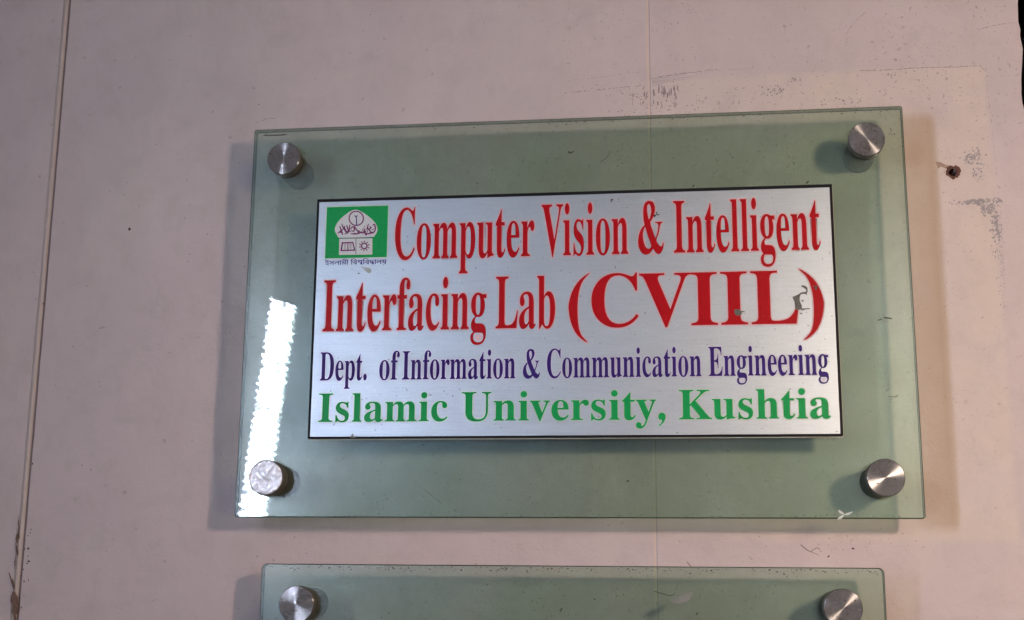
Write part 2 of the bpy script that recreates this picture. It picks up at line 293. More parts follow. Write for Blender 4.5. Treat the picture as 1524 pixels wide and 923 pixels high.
# letter outlines (em = 1000), drawn as polygons
G = json.loads(r"""{"C":[697,[[382,-16,354,-15,327,-12,300,-8,275,-1,251,7,227,17,204,30,183,43,163,58,144,75,127,93,111,112,96,133,83,156,71,179,61,203,53,229,47,255,43,282,40,311,39,340,40,369,43,397,47,424,54,450,62,475,72,499,84,523,97,545,112,565,128,584,145,602,164,619,185,634,207,648,229,660,253,670,278,678,304,685,330,689,358,692,386,693,406,692,427,690,449,686,472,681,496,674,521,665,547,655,555,652,562,650,570,648,577,648,594,651,607,659,617,673,624,693,650,693,650,459,625,459,615,485,603,509,591,532,577,553,563,572,547,590,531,606,499,630,466,646,432,657,395,660,347,653,306,634,273,601,247,555,229,495,218,423,214,337,218,257,230,189,251,134,279,90,316,60,361,41,414,35,444,37,474,43,503,53,533,66,562,84,589,105,614,130,638,158,666,132,635,93,601,60,563,32,523,11,479,-4,432,-13]]],
"D":[738,[[30,0,30,26,52,28,69,32,83,37,94,44,101,54,106,69,109,88,110,111,110,557,109,584,105,606,99,623,91,634,79,643,64,648,45,652,22,653,22,678,330,678,380,676,426,671,468,662,507,649,543,633,575,613,604,590,628,563,649,534,666,501,680,465,689,426,695,384,697,339,690,249,668,173,631,111,580,62,515,28,435,7,340,0],
[331,36,358,38,383,42,406,50,426,61,445,75,461,91,476,112,488,135,498,161,507,191,513,223,518,259,521,299,522,341,518,422,506,490,487,546,460,589,425,620,382,639,332,645,315,644,301,641,290,637,282,630,277,621,274,609,272,593,271,573,271,107,272,88,274,72,277,59,282,50,290,44,300,40,314,37]]],
"E":[658,[[21,0,21,25,45,26,66,30,81,36,93,44,101,56,107,72,111,92,112,116,112,549,111,579,107,603,101,621,92,634,81,642,66,648,47,652,24,653,24,678,594,678,594,476,571,476,562,519,549,555,530,583,506,605,490,615,472,623,451,629,428,634,403,638,375,640,345,641,330,641,317,640,306,639,298,638,285,632,277,620,275,613,273,603,272,592,272,578,272,366,288,366,319,368,346,375,368,385,386,401,400,421,412,446,422,477,429,514,453,514,453,176,428,176,425,204,420,230,414,251,406,270,397,286,386,299,373,309,358,318,342,323,322,328,300,330,276,331,272,331,272,100,273,83,276,70,280,59,286,52,295,47,307,44,323,42,343,41,378,42,410,45,440,50,466,58,491,67,513,79,534,94,552,112,569,132,585,156,599,183,612,213,640,213,599,0]]],
"I":[388,[[20,0,20,26,43,29,63,34,79,40,91,48,100,58,107,72,111,90,112,112,112,576,111,597,108,614,102,627,94,636,83,643,66,648,46,651,20,653,20,678,364,678,364,653,340,651,319,648,303,643,292,636,283,627,277,614,273,597,272,576,272,115,272,100,274,87,276,76,279,66,283,58,289,50,297,44,307,39,318,35,332,31,348,28,366,26,366,0]]],
"K":[760,[[24,0,24,26,48,28,68,32,83,39,94,47,102,59,108,75,111,95,112,120,112,564,111,586,107,605,102,620,94,632,82,640,67,647,48,651,25,653,25,678,361,678,361,653,344,651,329,649,316,646,305,643,296,639,289,633,283,626,279,618,276,608,274,596,272,581,272,564,272,348,478,556,496,576,509,593,516,609,519,623,514,636,498,646,471,651,433,653,433,678,723,678,723,653,710,653,685,651,659,644,632,632,604,615,574,594,544,568,513,537,403,424,690,69,699,59,708,50,716,43,725,37,734,33,746,29,758,27,773,26,773,0,418,0,418,26,456,27,469,28,479,31,493,40,497,51,495,60,490,70,482,83,471,98,297,318,272,295,272,120,273,95,277,75,282,59,290,47,301,39,317,32,337,28,361,26,361,0]]],
"L":[635,[[23,0,23,26,47,28,66,32,82,39,93,47,101,59,107,75,110,95,111,120,111,564,110,587,106,606,101,621,92,633,81,641,66,647,47,651,24,653,24,678,372,678,372,653,353,653,336,651,322,649,310,646,300,642,291,636,285,629,280,620,276,609,273,596,272,581,271,564,271,123,271,107,272,92,274,80,276,70,279,62,284,55,290,50,298,46,307,44,318,42,332,41,348,41,383,42,414,46,443,51,469,59,492,69,513,83,533,99,551,119,567,141,582,167,596,197,609,230,636,230,598,0]]],
"U":[733,[[369,-19,331,-18,296,-14,265,-8,236,1,211,12,189,26,170,42,154,61,140,83,129,107,120,134,114,164,110,196,109,231,109,564,108,586,104,605,99,620,91,631,79,640,64,646,45,650,22,653,22,678,358,678,358,653,341,651,325,649,312,646,302,643,293,639,285,633,280,626,276,618,273,608,271,596,269,581,269,564,269,208,271,167,277,131,288,101,302,77,322,57,346,44,375,36,409,33,455,37,495,50,527,70,552,100,570,137,580,183,584,237,584,563,583,586,579,604,573,619,565,630,553,639,536,645,515,650,489,653,489,678,706,678,706,653,685,649,668,644,654,636,644,628,638,616,633,602,630,584,629,563,629,270,628,228,624,189,617,153,608,122,597,93,582,69,566,48,546,30,524,15,498,3,470,-7,439,-14,406,-18]]],
"V":[637,[[316,-19,66,567,58,584,50,600,42,613,34,626,24,636,12,644,-3,649,-21,653,-21,678,314,678,314,653,293,652,274,651,259,648,248,644,239,638,232,630,228,621,227,610,228,601,230,591,234,578,240,563,385,213,518,562,522,575,526,587,527,599,528,609,527,620,523,630,517,638,509,643,497,647,483,650,465,652,445,653,445,678,658,678,658,653,643,652,630,649,618,644,608,636,598,626,589,612,579,593,569,570,342,-19]]],
"a":[512,[[379,-15,346,-11,321,2,305,23,298,52,278,35,258,20,236,8,214,-1,191,-8,167,-12,142,-13,117,-11,96,-6,76,4,60,17,47,33,38,51,32,72,30,94,34,126,46,154,66,180,95,203,114,215,137,226,163,238,192,250,224,261,258,272,296,283,296,359,295,379,292,395,286,409,278,420,268,429,255,435,239,439,220,440,192,438,171,432,159,422,155,408,159,398,169,382,175,372,180,362,182,353,183,344,182,331,178,320,172,309,164,300,153,293,142,288,129,285,115,284,100,285,87,289,76,294,66,302,59,313,53,324,50,337,49,352,51,369,55,385,63,400,74,415,87,428,103,439,121,449,141,458,163,465,188,470,213,473,241,474,270,473,297,471,321,467,343,461,362,454,378,445,392,435,411,413,425,385,433,352,436,313,436,93,436,81,437,72,438,64,439,59,444,53,453,51,464,54,477,62,490,41,465,16,438,-1,409,-12],
[225,50,232,51,240,53,249,56,259,61,269,67,278,75,287,84,296,94,296,252,264,243,237,230,215,215,198,197,186,176,178,152,176,125,179,92,188,69,204,55]]],
"b":[537,[[64,-17,64,578,63,599,62,616,59,629,55,638,48,644,39,648,27,652,12,654,12,678,206,678,206,415,232,441,261,459,294,470,329,474,355,472,379,467,401,458,422,445,442,429,459,410,473,389,486,365,496,338,503,310,508,280,509,247,507,210,502,175,493,143,480,112,465,84,446,59,425,38,402,19,375,4,347,-7,318,-13,286,-15,253,-11,220,-1,188,17,156,42,79,-17],
[272,21,296,24,317,34,333,50,345,73,350,90,355,109,358,130,361,153,363,179,365,207,365,238,364,281,360,318,353,349,344,374,332,393,316,406,297,414,274,417,263,416,252,413,241,408,231,402,222,393,215,383,209,372,206,360,206,102,210,67,222,41,243,26]]],
"c":[437,[[232,-15,204,-13,178,-7,153,2,129,16,107,33,88,53,71,75,56,101,44,129,36,158,31,190,29,223,31,258,37,292,46,323,60,353,76,379,96,403,118,424,143,442,170,456,198,467,228,473,260,475,294,473,324,467,350,458,373,444,390,427,403,409,410,388,413,365,412,352,409,340,404,329,397,321,388,313,377,308,365,305,352,304,326,308,307,321,296,343,292,373,293,389,294,404,291,421,284,433,270,440,252,442,229,439,210,429,195,412,183,389,174,359,169,322,167,279,168,249,170,221,174,195,179,172,186,150,194,131,204,114,224,89,248,71,274,61,304,57,330,60,356,70,380,85,404,107,424,90,402,62,378,39,352,19,325,4,295,-6,265,-13]]],
"e":[448,[[229,-15,201,-13,174,-7,149,2,126,16,105,32,86,52,69,76,55,102,44,131,36,163,31,197,29,234,31,268,36,300,44,330,56,358,71,384,88,406,107,426,130,443,153,457,179,466,206,472,234,474,275,470,311,460,343,442,371,417,384,400,395,381,405,360,412,337,417,313,420,286,421,258,421,247,174,247,177,198,185,157,198,123,215,97,238,78,265,67,297,63,326,67,353,79,378,100,402,128,424,108,402,75,378,48,352,25,325,8,295,-5,263,-12],
[173,286,300,286,300,320,299,349,297,375,293,396,288,413,280,425,269,435,256,440,240,442,222,439,207,431,195,416,185,397,178,371,174,340,173,303]]],
"f":[318,[[22,0,22,24,34,25,44,27,53,30,59,33,68,41,74,52,76,60,77,72,78,88,78,109,78,412,24,412,24,462,78,462,78,526,81,563,90,596,105,625,126,648,152,668,183,681,219,689,259,692,289,690,315,685,338,676,357,664,372,649,383,632,390,614,392,595,391,580,388,567,382,555,375,546,366,539,356,533,346,530,334,529,321,530,310,533,300,537,291,544,284,551,279,560,276,571,275,582,276,592,278,603,282,614,287,626,292,635,294,644,292,651,288,656,279,659,268,660,254,659,243,655,234,649,229,640,225,629,222,615,221,599,220,581,220,462,303,462,303,412,220,412,220,97,221,76,224,60,228,47,235,38,244,32,258,28,276,25,297,24,297,0]]],
"g":[487,[[217,-209,171,-207,132,-202,98,-193,71,-181,49,-166,34,-149,24,-131,21,-111,26,-88,41,-68,67,-52,102,-38,73,-21,52,-1,39,21,35,45,37,63,42,80,51,95,63,110,79,124,99,138,124,151,152,164,120,178,94,194,72,213,55,235,43,260,35,286,33,316,35,339,40,360,48,380,59,399,73,415,90,430,109,443,130,454,154,463,179,469,206,473,234,474,263,473,292,469,320,462,347,453,472,453,472,399,399,399,414,377,425,354,432,329,434,303,433,282,428,262,421,243,411,225,398,209,384,195,367,182,348,172,327,164,305,158,281,154,256,153,234,154,211,155,199,154,187,151,177,147,168,141,160,133,154,125,151,116,150,106,154,92,165,81,184,75,210,73,261,73,298,72,332,70,361,66,386,60,407,53,424,43,439,32,450,19,459,4,465,-14,469,-33,470,-55,466,-89,454,-119,434,-146,406,-168,386,-179,364,-188,339,-196,312,-201,283,-206,251,-208],
[234,185,251,187,264,193,275,203,284,217,289,235,294,257,296,284,297,314,296,345,294,371,289,393,284,411,275,425,264,434,251,440,234,442,218,440,204,434,193,425,185,411,178,393,174,371,171,345,170,314,171,284,174,257,178,235,185,217,193,203,204,193,218,187],
[239,-173,280,-171,314,-167,342,-159,364,-149,380,-135,389,-118,392,-98,391,-86,387,-76,380,-68,371,-62,359,-57,344,-54,326,-52,305,-51,144,-51,129,-63,118,-77,111,-92,109,-108,111,-121,117,-133,127,-144,141,-154,159,-162,181,-168,208,-172]]],
"h":[567,[[27,0,27,24,40,25,52,28,60,32,67,38,72,46,75,56,77,68,78,83,78,594,77,608,76,621,72,631,68,639,62,645,53,650,42,653,28,655,28,678,220,678,220,397,237,417,254,435,274,449,294,460,315,468,338,472,362,474,396,471,426,461,450,445,468,422,481,393,489,357,492,315,492,83,493,69,494,56,498,46,502,39,508,33,517,28,528,25,541,24,541,0,301,0,301,24,308,24,326,28,340,39,347,57,350,83,350,323,349,342,348,359,345,373,341,384,335,393,327,399,316,403,302,404,279,401,258,390,238,374,220,350,220,83,221,69,222,56,225,46,230,39,235,33,244,28,255,25,268,24,268,0]]],
"i":[295,[[150,539,135,540,121,544,108,551,96,560,87,572,80,585,76,599,75,614,76,629,80,644,87,656,96,668,108,678,121,685,135,689,150,690,165,689,179,685,192,678,204,668,213,656,220,644,224,629,225,614,224,599,220,585,213,572,203,560,191,551,179,544,165,540],
[27,0,27,24,41,26,52,29,61,33,68,38,72,45,75,55,77,68,78,83,78,375,77,392,76,406,73,416,70,424,64,429,55,433,44,436,30,437,31,462,221,462,221,83,222,69,223,56,226,47,230,39,236,33,244,29,255,26,268,24,268,0]]],
"l":[297,[[27,0,27,24,41,26,52,29,61,33,68,38,72,45,75,55,77,68,78,83,78,592,78,607,76,620,74,631,70,639,64,645,56,650,45,653,30,654,30,678,221,678,221,83,222,69,223,56,226,47,230,39,236,33,244,29,255,26,268,24,268,0]]],
"m":[825,[[27,0,27,24,40,25,52,28,60,32,67,38,72,46,75,56,77,68,78,83,78,377,77,391,75,404,72,414,68,422,62,429,53,434,42,437,28,438,28,462,218,462,218,394,235,415,252,433,271,448,290,459,310,467,331,472,353,474,381,472,405,467,426,458,443,446,458,431,469,412,477,389,494,412,513,431,532,446,553,458,575,467,598,472,622,474,656,471,685,461,708,445,726,422,740,393,747,357,750,315,750,83,751,69,752,56,755,46,760,39,765,33,774,28,785,25,798,24,798,0,562,0,562,24,575,25,586,28,594,33,600,39,604,47,608,57,609,69,610,83,610,323,609,342,608,359,605,373,601,384,595,393,587,399,576,403,562,404,541,401,520,391,501,375,483,353,483,83,484,69,485,57,488,47,493,39,498,33,507,28,517,25,530,24,530,0,297,0,297,24,310,25,320,28,329,33,335,39,339,47,342,57,344,69,345,83,345,323,344,342,343,358,340,372,336,384,330,392,322,399,311,403,297,404,274,401,254,390,235,374,218,350,218,83,219,69,220,57,223,47,227,40,233,33,241,29,251,26,264,24,264,0]]],
"n":[567,[[27,0,27,24,40,25,52,28,60,32,67,38,72,46,75,56,77,68,78,83,78,377,77,391,75,404,72,414,68,422,62,429,53,434,42,437,28,438,28,462,220,462,220,398,236,418,254,435,273,449,293,460,315,468,338,472,362,474,396,471,426,461,450,445,468,422,481,393,489,357,492,315,492,83,493,69,494,56,498,46,502,39,508,33,517,28,528,25,541,24,541,0,301,0,301,24,308,24,326,28,340,39,347,57,350,83,350,323,349,342,348,359,345,373,341,384,335,393,327,399,316,403,302,404,279,401,258,390,238,374,220,350,220,83,221,69,222,56,225,46,230,39,235,33,244,28,255,25,268,24,268,0]]],
"o":[501,[[251,-15,219,-13,189,-7,161,3,135,17,111,34,90,55,71,78,56,104,44,133,35,163,30,195,28,229,30,264,35,296,44,327,56,356,71,382,90,405,111,425,135,443,161,456,189,466,218,472,250,474,282,472,311,466,339,457,365,443,389,426,410,406,428,383,444,357,456,328,465,298,470,264,472,229,470,194,465,161,456,131,444,102,428,76,410,53,389,33,366,16,340,2,312,-7,283,-13],
[251,17,270,20,287,27,300,40,311,58,315,69,319,84,321,101,324,121,325,144,326,170,327,198,327,229,327,265,326,297,324,326,321,350,318,372,314,389,309,403,299,421,286,435,270,442,251,445,231,442,214,434,201,421,191,403,186,389,183,371,180,350,177,325,175,297,174,265,174,230,174,199,175,170,176,145,178,122,180,101,183,84,187,69,191,58,202,40,215,27,232,20]]],
"p":[553,[[26,-207,26,-184,37,-183,46,-181,54,-178,60,-174,69,-164,75,-150,76,-141,77,-129,78,-113,78,-95,78,362,77,383,76,400,73,413,69,422,63,428,55,433,43,436,29,439,29,462,213,462,213,391,227,413,242,432,259,448,277,460,298,468,320,473,343,475,369,473,393,467,415,458,436,444,455,427,472,407,486,385,499,360,508,332,515,302,520,271,521,238,520,202,515,169,508,137,498,108,485,80,470,56,453,35,434,18,412,3,389,-7,364,-13,338,-15,303,-11,272,1,244,20,220,48,220,-86,220,-105,222,-121,223,-135,226,-147,230,-157,235,-165,241,-171,248,-175,258,-178,268,-180,280,-182,294,-183,294,-207],
[291,42,312,45,330,54,345,68,356,88,365,115,371,148,375,186,376,230,375,273,372,310,366,342,359,369,349,389,335,403,318,411,296,414,274,410,254,398,236,378,220,350,220,102,233,76,249,57,269,46]]],
"r":[428,[[27,0,27,24,41,26,52,29,61,33,68,38,72,45,75,55,77,68,78,83,78,375,77,392,76,406,73,417,69,425,63,430,55,433,44,436,30,437,31,462,217,462,217,375,231,398,245,417,261,434,279,448,296,460,313,468,330,472,347,474,367,473,384,469,398,462,410,453,419,441,426,428,430,413,431,396,430,382,427,370,421,359,414,349,405,341,394,336,382,332,369,331,357,332,346,334,338,338,330,344,324,350,319,357,313,364,308,372,303,379,296,383,289,386,281,387,271,385,261,380,251,372,241,360,233,345,227,327,223,308,222,286,222,83,223,67,226,55,230,45,237,38,246,32,258,28,274,26,294,24,294,0]]],
"s":[429,[[225,-15,204,-14,181,-9,156,-2,129,9,120,12,109,13,98,11,89,6,81,-2,76,-13,53,-13,53,157,79,157,87,127,99,101,112,78,129,58,148,42,167,31,188,24,209,22,226,23,242,26,255,32,266,40,275,49,281,60,285,73,286,87,283,107,272,125,256,142,232,156,159,193,135,206,114,221,96,236,81,252,70,269,62,288,57,307,55,328,58,358,65,386,78,411,96,433,119,451,146,465,176,472,210,475,218,475,227,474,237,472,247,471,296,458,307,456,317,454,325,455,332,459,338,466,343,475,363,475,363,330,340,330,331,355,320,378,307,397,293,413,276,425,259,434,241,439,222,441,207,440,194,437,182,432,173,426,166,417,160,408,157,397,156,386,157,374,160,364,165,355,172,346,180,338,191,330,203,323,218,315,285,282,309,269,329,255,346,241,360,226,370,208,377,189,382,166,383,141,380,107,372,76,359,50,340,27,316,9,289,-5,259,-12]]],
"t":[340,[[184,-14,156,-12,133,-7,113,3,98,16,87,32,79,53,74,77,72,106,72,415,30,415,30,446,59,474,85,500,109,526,131,550,150,572,167,593,181,613,192,631,215,631,215,462,309,462,309,415,215,415,215,122,215,107,217,95,219,84,223,76,227,69,233,64,241,61,250,60,267,63,282,73,295,89,307,111,331,98,317,68,300,43,281,23,260,7,237,-5,212,-12]]],
"u":[558,[[195,-15,163,-12,136,-5,114,8,97,26,84,48,75,75,70,107,68,144,68,369,67,385,66,399,63,411,59,420,52,428,43,433,32,437,17,438,17,462,211,462,211,110,212,98,214,87,219,77,225,69,232,62,241,57,251,54,263,53,285,56,305,64,324,78,340,98,340,369,339,387,337,401,334,413,329,422,322,429,312,434,298,437,282,438,282,462,482,462,482,104,483,88,485,76,488,65,493,58,500,53,509,48,521,46,536,44,536,19,512,18,487,16,460,13,432,8,403,2,372,-6,340,-15,340,60,327,43,312,29,295,16,277,5,258,-4,238,-10,217,-14]]],
"v":[456,[[212,-15,57,369,51,384,44,397,39,409,33,418,27,426,18,432,8,435,-4,437,-4,462,244,462,244,438,232,438,214,436,202,431,194,423,192,411,194,399,275,182,351,376,354,386,357,394,359,400,359,405,356,419,345,430,328,436,303,438,303,462,454,462,454,439,441,435,430,430,421,423,414,415,407,405,401,393,394,378,387,362,238,-15]]],
"y":[447,[[78,-209,60,-208,43,-203,28,-196,15,-186,4,-174,-4,-159,-8,-143,-10,-125,-9,-112,-6,-100,0,-89,7,-79,16,-70,27,-64,39,-60,53,-59,65,-60,76,-63,86,-67,95,-74,102,-81,107,-91,110,-101,111,-113,111,-121,110,-130,115,-143,128,-147,137,-145,147,-138,158,-126,170,-110,176,-100,182,-90,188,-78,193,-66,197,-53,201,-39,205,-23,209,-7,54,373,50,384,45,394,41,402,37,410,23,428,12,435,-5,437,-7,437,-7,462,241,462,241,437,228,436,217,435,209,433,202,431,194,423,191,409,193,397,198,382,276,177,343,359,352,387,354,408,351,422,342,431,334,434,325,436,315,437,302,437,302,462,446,462,446,437,436,436,427,432,419,426,413,418,406,407,400,394,393,379,386,361,241,-36,229,-69,216,-97,204,-122,193,-143,181,-160,168,-174,155,-186,142,-195,128,-201,112,-205,96,-208]]],
"ই":[530,[[358,622,356,641,353,657,347,671,339,681,328,689,314,695,298,698,278,699,206,699,175,700,148,701,124,704,104,708,87,713,72,720,57,727,44,736,31,747,20,759,11,772,4,788,-2,804,-7,821,-9,840,-10,859,-8,885,-5,912,69,907,66,886,65,869,65,858,66,848,68,839,70,830,72,822,75,815,79,808,84,802,92,795,101,788,112,783,125,778,139,775,157,773,177,771,200,771,257,771,282,770,304,769,324,766,341,763,356,758,370,752,382,744,394,734,402,725,409,715,415,704,420,690,424,676,427,660,429,642,430,622],
[242,500,280,498,313,493,343,485,370,474,392,459,412,444,428,426,441,406,451,386,458,366,463,345,464,325,460,286,450,252,432,221,406,195,389,182,369,171,347,162,323,154,296,148,267,144,236,141,246,152,269,145,292,136,316,126,341,115,366,103,391,89,417,75,442,60,467,43,492,26,516,9,540,-10,494,-63,464,-41,435,-20,407,-1,381,16,355,33,329,48,304,62,279,75,254,87,228,98,201,109,173,119,144,128,113,137,81,146,46,154,61,223,78,218,95,214,112,211,128,209,146,207,164,205,185,204,207,204,240,205,270,208,295,214,316,221,334,230,349,241,361,252,370,265,377,279,381,292,384,306,385,320,383,345,375,367,363,386,346,402,325,414,302,423,276,428,247,430,230,430,214,428,201,426,189,423,179,419,170,414,163,409,158,403,153,395,150,388,149,379,148,370,150,354,154,338,81,323,73,355,70,384,71,402,76,418,82,433,92,447,104,459,118,470,134,479,152,487,173,492,194,497,217,499],
[175,465,171,481,165,495,156,509,145,522,131,533,115,542,95,550,73,556,97,601,143,589,169,578,191,566,210,553,225,539,236,524,245,507,251,489,254,468],
[540,622,540,551,-10,551,-10,622]]],
"স":[682,[[692,622,692,551,587,551,587,0,510,0,510,353,533,290,518,309,504,326,491,341,480,353,468,363,457,370,447,374,436,375,423,373,410,367,404,362,397,355,390,347,383,337,375,324,366,308,355,289,343,268,330,245,317,223,305,204,294,188,283,173,271,160,260,150,248,142,235,135,220,131,205,128,188,127,175,128,162,130,149,133,136,138,124,144,112,153,100,163,88,174,75,188,62,205,49,223,35,244,96,281,109,259,121,241,131,228,141,218,150,211,160,207,170,204,180,203,188,204,197,206,205,209,212,214,220,220,229,228,237,238,247,250,256,264,266,281,277,300,289,321,312,354,325,379,338,400,350,416,362,429,374,437,387,444,401,448,415,449,431,448,446,444,461,439,475,431,488,420,503,407,519,392,536,374,516,373,511,417,510,458,510,551,-10,551,-10,622],
[271,271,266,303,261,332,256,357,251,379,244,398,236,414,226,429,214,441,200,452,184,461,166,469,146,476,123,481,98,486,69,491,38,495,53,571,107,551,134,546,159,541,182,535,202,528,220,520,236,512,251,502,264,492,275,480,284,466,292,452,299,436,304,419,309,400,312,379,315,356]]],
"ল":[731,[[741,622,741,551,636,551,636,0,559,0,559,335,565,309,554,324,542,338,531,350,518,360,506,368,493,374,479,378,465,379,457,379,450,378,442,376,434,374,427,370,420,366,414,360,409,353,404,344,401,334,399,322,398,307,399,288,400,271,335,266,332,286,328,304,321,320,313,336,304,349,293,361,282,371,269,379,256,386,242,390,228,393,213,394,200,393,188,391,177,388,167,384,158,378,150,371,144,364,138,356,134,346,130,337,129,327,128,316,130,297,135,279,145,263,158,248,174,235,193,222,216,211,241,201,214,127,191,135,168,145,148,156,128,168,110,182,94,197,80,214,68,232,58,252,52,273,47,296,46,320,47,342,52,362,58,380,68,398,80,413,94,426,109,438,127,448,146,456,166,462,186,465,208,466,234,465,257,461,279,455,299,447,318,435,336,421,353,404,369,384,354,383,360,399,369,412,379,424,392,434,407,441,422,447,437,450,452,451,469,450,486,448,500,443,514,437,527,429,541,420,556,409,571,397,562,382,560,424,559,467,559,551,-10,551,-10,622]]],
"ম":[622,[[632,622,632,551,527,551,527,0,450,0,450,135,468,82,450,108,433,133,415,157,398,180,380,201,361,221,342,238,323,253,302,265,281,274,259,279,236,281,218,280,202,276,187,270,174,262,162,251,154,238,150,223,148,205,150,189,154,175,162,161,172,150,185,139,202,129,221,119,243,111,218,34,192,44,169,55,149,67,130,80,115,94,102,108,90,124,82,140,75,156,70,173,67,190,66,208,67,231,72,252,79,271,90,288,102,303,116,316,132,327,150,337,168,344,186,349,205,352,223,353,252,352,279,348,305,341,328,331,351,319,371,305,391,290,409,272,425,253,441,233,457,211,471,189,454,186,451,233,450,281,450,551,-10,551,-10,622],
[299,323,298,311,297,299,221,322,219,350,215,374,209,396,201,415,191,431,178,446,162,458,144,469,123,477,98,484,70,490,38,494,51,566,97,553,120,550,142,546,163,541,182,534,201,525,217,515,232,503,246,490,258,475,269,459,278,440,286,420,291,399,296,375,298,350]]],
"ব":[596,[[606,622,606,551,501,551,501,0,424,0,408,29,388,58,366,85,342,111,314,135,285,157,254,178,221,196,201,206,181,214,161,222,140,228,119,234,98,239,76,243,37,339,65,355,92,371,120,387,149,402,177,416,206,430,236,444,265,457,295,470,325,482,355,493,385,504,416,514,447,524,424,482,424,551,-10,551,-10,622],
[424,474,445,446,423,439,401,431,378,422,356,414,332,404,309,395,285,385,261,374,238,363,215,352,193,340,172,329,151,316,130,304,157,297,186,288,215,276,245,263,275,248,304,230,331,211,358,190,382,167,404,143,422,116,438,88,429,88,426,134,424,189]]],
"শ":[677,[[687,622,687,551,582,551,582,0,505,0,505,512,510,532,506,567,505,607,505,688,558,688,582,622],
[361,629,380,628,398,625,416,621,433,614,449,606,464,596,479,585,492,572,504,558,516,543,525,526,534,509,530,404,514,438,496,468,477,494,457,516,435,534,412,546,388,554,363,556,344,555,328,551,313,544,300,534,290,522,282,508,278,491,276,471,278,452,284,435,294,419,309,406,327,394,351,386,379,380,413,377,406,300,374,303,346,309,320,317,298,327,278,339,261,354,246,370,235,388,226,407,220,428,216,450,215,474,216,499,220,522,227,543,236,562,247,578,260,592,275,603,290,612,307,620,325,625,343,628],
[77,629,98,628,118,625,137,619,157,612,174,602,191,590,205,575,218,558,229,538,236,515,241,490,242,461,241,441,237,421,231,402,222,383,211,365,197,350,180,335,160,323,138,313,113,306,85,301,54,300,48,377,72,378,94,381,112,386,128,392,141,399,153,407,162,416,169,426,174,437,178,447,180,458,181,468,179,487,174,505,166,520,155,532,140,543,122,550,101,555,76,556,40,554,-1,545,-9,620,36,627]]],
"দ":[603,[[613,622,613,551,159,551,159,253,145,273,166,295,188,316,211,337,236,357,262,376,289,394,318,412,347,429,378,444,409,459,442,473,475,486,540,422,531,405,523,388,516,371,510,354,504,337,500,320,496,303,493,285,490,266,488,247,487,226,487,205,488,181,489,157,492,134,495,111,500,88,506,63,513,37,522,10,447,-7,439,22,431,50,425,79,419,107,415,135,412,163,410,192,409,222,409,242,411,262,412,281,415,299,418,317,422,333,427,349,432,364,437,377,442,389,448,400,453,410,465,405,437,393,409,380,381,365,354,349,327,332,300,314,274,294,248,273,222,251,195,227,168,202,141,175,82,215,82,551,-10,551,-10,622]]],
"য":[626,[[636,622,636,551,531,551,531,0,454,0,432,27,410,53,386,76,361,99,335,119,306,138,276,155,243,170,223,178,203,185,181,192,158,198,135,203,110,208,84,212,48,303,64,313,80,324,96,333,113,343,182,380,252,414,232,428,211,441,189,454,165,466,139,476,111,486,80,494,48,502,79,570,81,551,-10,551,-10,622],
[454,551,135,551,114,560,135,554,156,547,177,538,198,528,219,517,239,505,259,493,278,480,295,468,310,456,324,444,336,432,341,376,266,341,190,303,172,294,155,284,140,275,125,265,113,280,137,276,160,272,183,267,204,261,225,255,245,248,264,240,295,225,324,209,352,191,378,172,403,151,426,130,449,107,470,83,457,79,455,125,454,171]]],
"়":[0,[[-255,-183,-267,-182,-278,-179,-288,-174,-298,-167,-305,-158,-311,-149,-314,-137,-315,-125,-314,-113,-311,-101,-305,-91,-298,-82,-288,-75,-278,-69,-267,-66,-255,-65,-243,-66,-232,-69,-222,-75,-212,-82,-205,-91,-199,-101,-196,-113,-195,-125,-196,-137,-199,-148,-205,-158,-212,-167,-222,-174,-232,-179,-243,-182]]],
"া":[266,[[276,622,276,551,171,551,171,0,94,0,94,469,87,485,79,500,70,514,59,527,46,538,32,545,16,550,-2,551,-10,551,-10,622,5,622,17,621,29,618,42,613,55,606,67,598,78,587,88,574,97,559,95,582,94,613,94,688,148,688,170,622]]],
"ি":[266,[[276,622,276,551,171,551,171,0,94,0,94,551,-10,551,-10,622,82,622,50,662,20,704,37,733,55,760,74,787,93,812,113,834,135,855,159,873,185,889,213,901,244,910,277,915,313,917,339,916,365,914,390,910,415,904,439,897,463,888,486,878,510,866,534,854,557,840,581,824,605,808,629,790,654,771,679,752,705,731,663,677,644,693,625,707,606,722,589,735,571,747,555,759,538,770,511,787,484,802,458,815,433,826,407,834,380,839,353,843,325,844,298,843,274,839,251,833,230,825,210,815,192,802,175,788,160,772,145,754,131,735,118,715,106,693,110,685,116,677,121,669,128,660,160,622]]],
"ী":[266,[[276,551,171,551,171,0,94,0,94,551,-10,551,-10,622,94,622,90,653,84,682,74,708,61,731,45,752,27,770,6,787,-16,801,-41,812,-67,822,-95,831,-125,837,-155,842,-187,845,-219,847,-252,848,-280,848,-307,846,-331,844,-354,842,-374,838,-391,834,-406,829,-419,823,-429,817,-436,809,-441,801,-442,792,-441,783,-436,776,-429,771,-418,768,-406,766,-393,764,-379,763,-365,763,-269,763,-244,762,-222,761,-202,758,-185,754,-170,749,-157,742,-145,734,-135,725,-126,715,-119,704,-113,693,-108,680,-104,666,-102,651,-100,634,-100,615,-167,615,-168,626,-169,637,-171,646,-173,654,-180,668,-189,678,-200,685,-214,689,-221,690,-231,691,-242,692,-254,692,-353,692,-373,692,-392,693,-409,695,-425,698,-440,700,-453,704,-465,708,-476,713,-488,720,-497,728,-505,737,-511,747,-515,757,-518,768,-520,778,-521,789,-517,817,-505,841,-484,863,-456,882,-436,891,-413,899,-388,906,-360,911,-328,914,-295,916,-258,917,-202,916,-150,911,-101,904,-57,894,-16,881,21,864,55,846,84,823,109,798,130,769,147,738,160,702,169,664,174,622,276,622]]]}""")

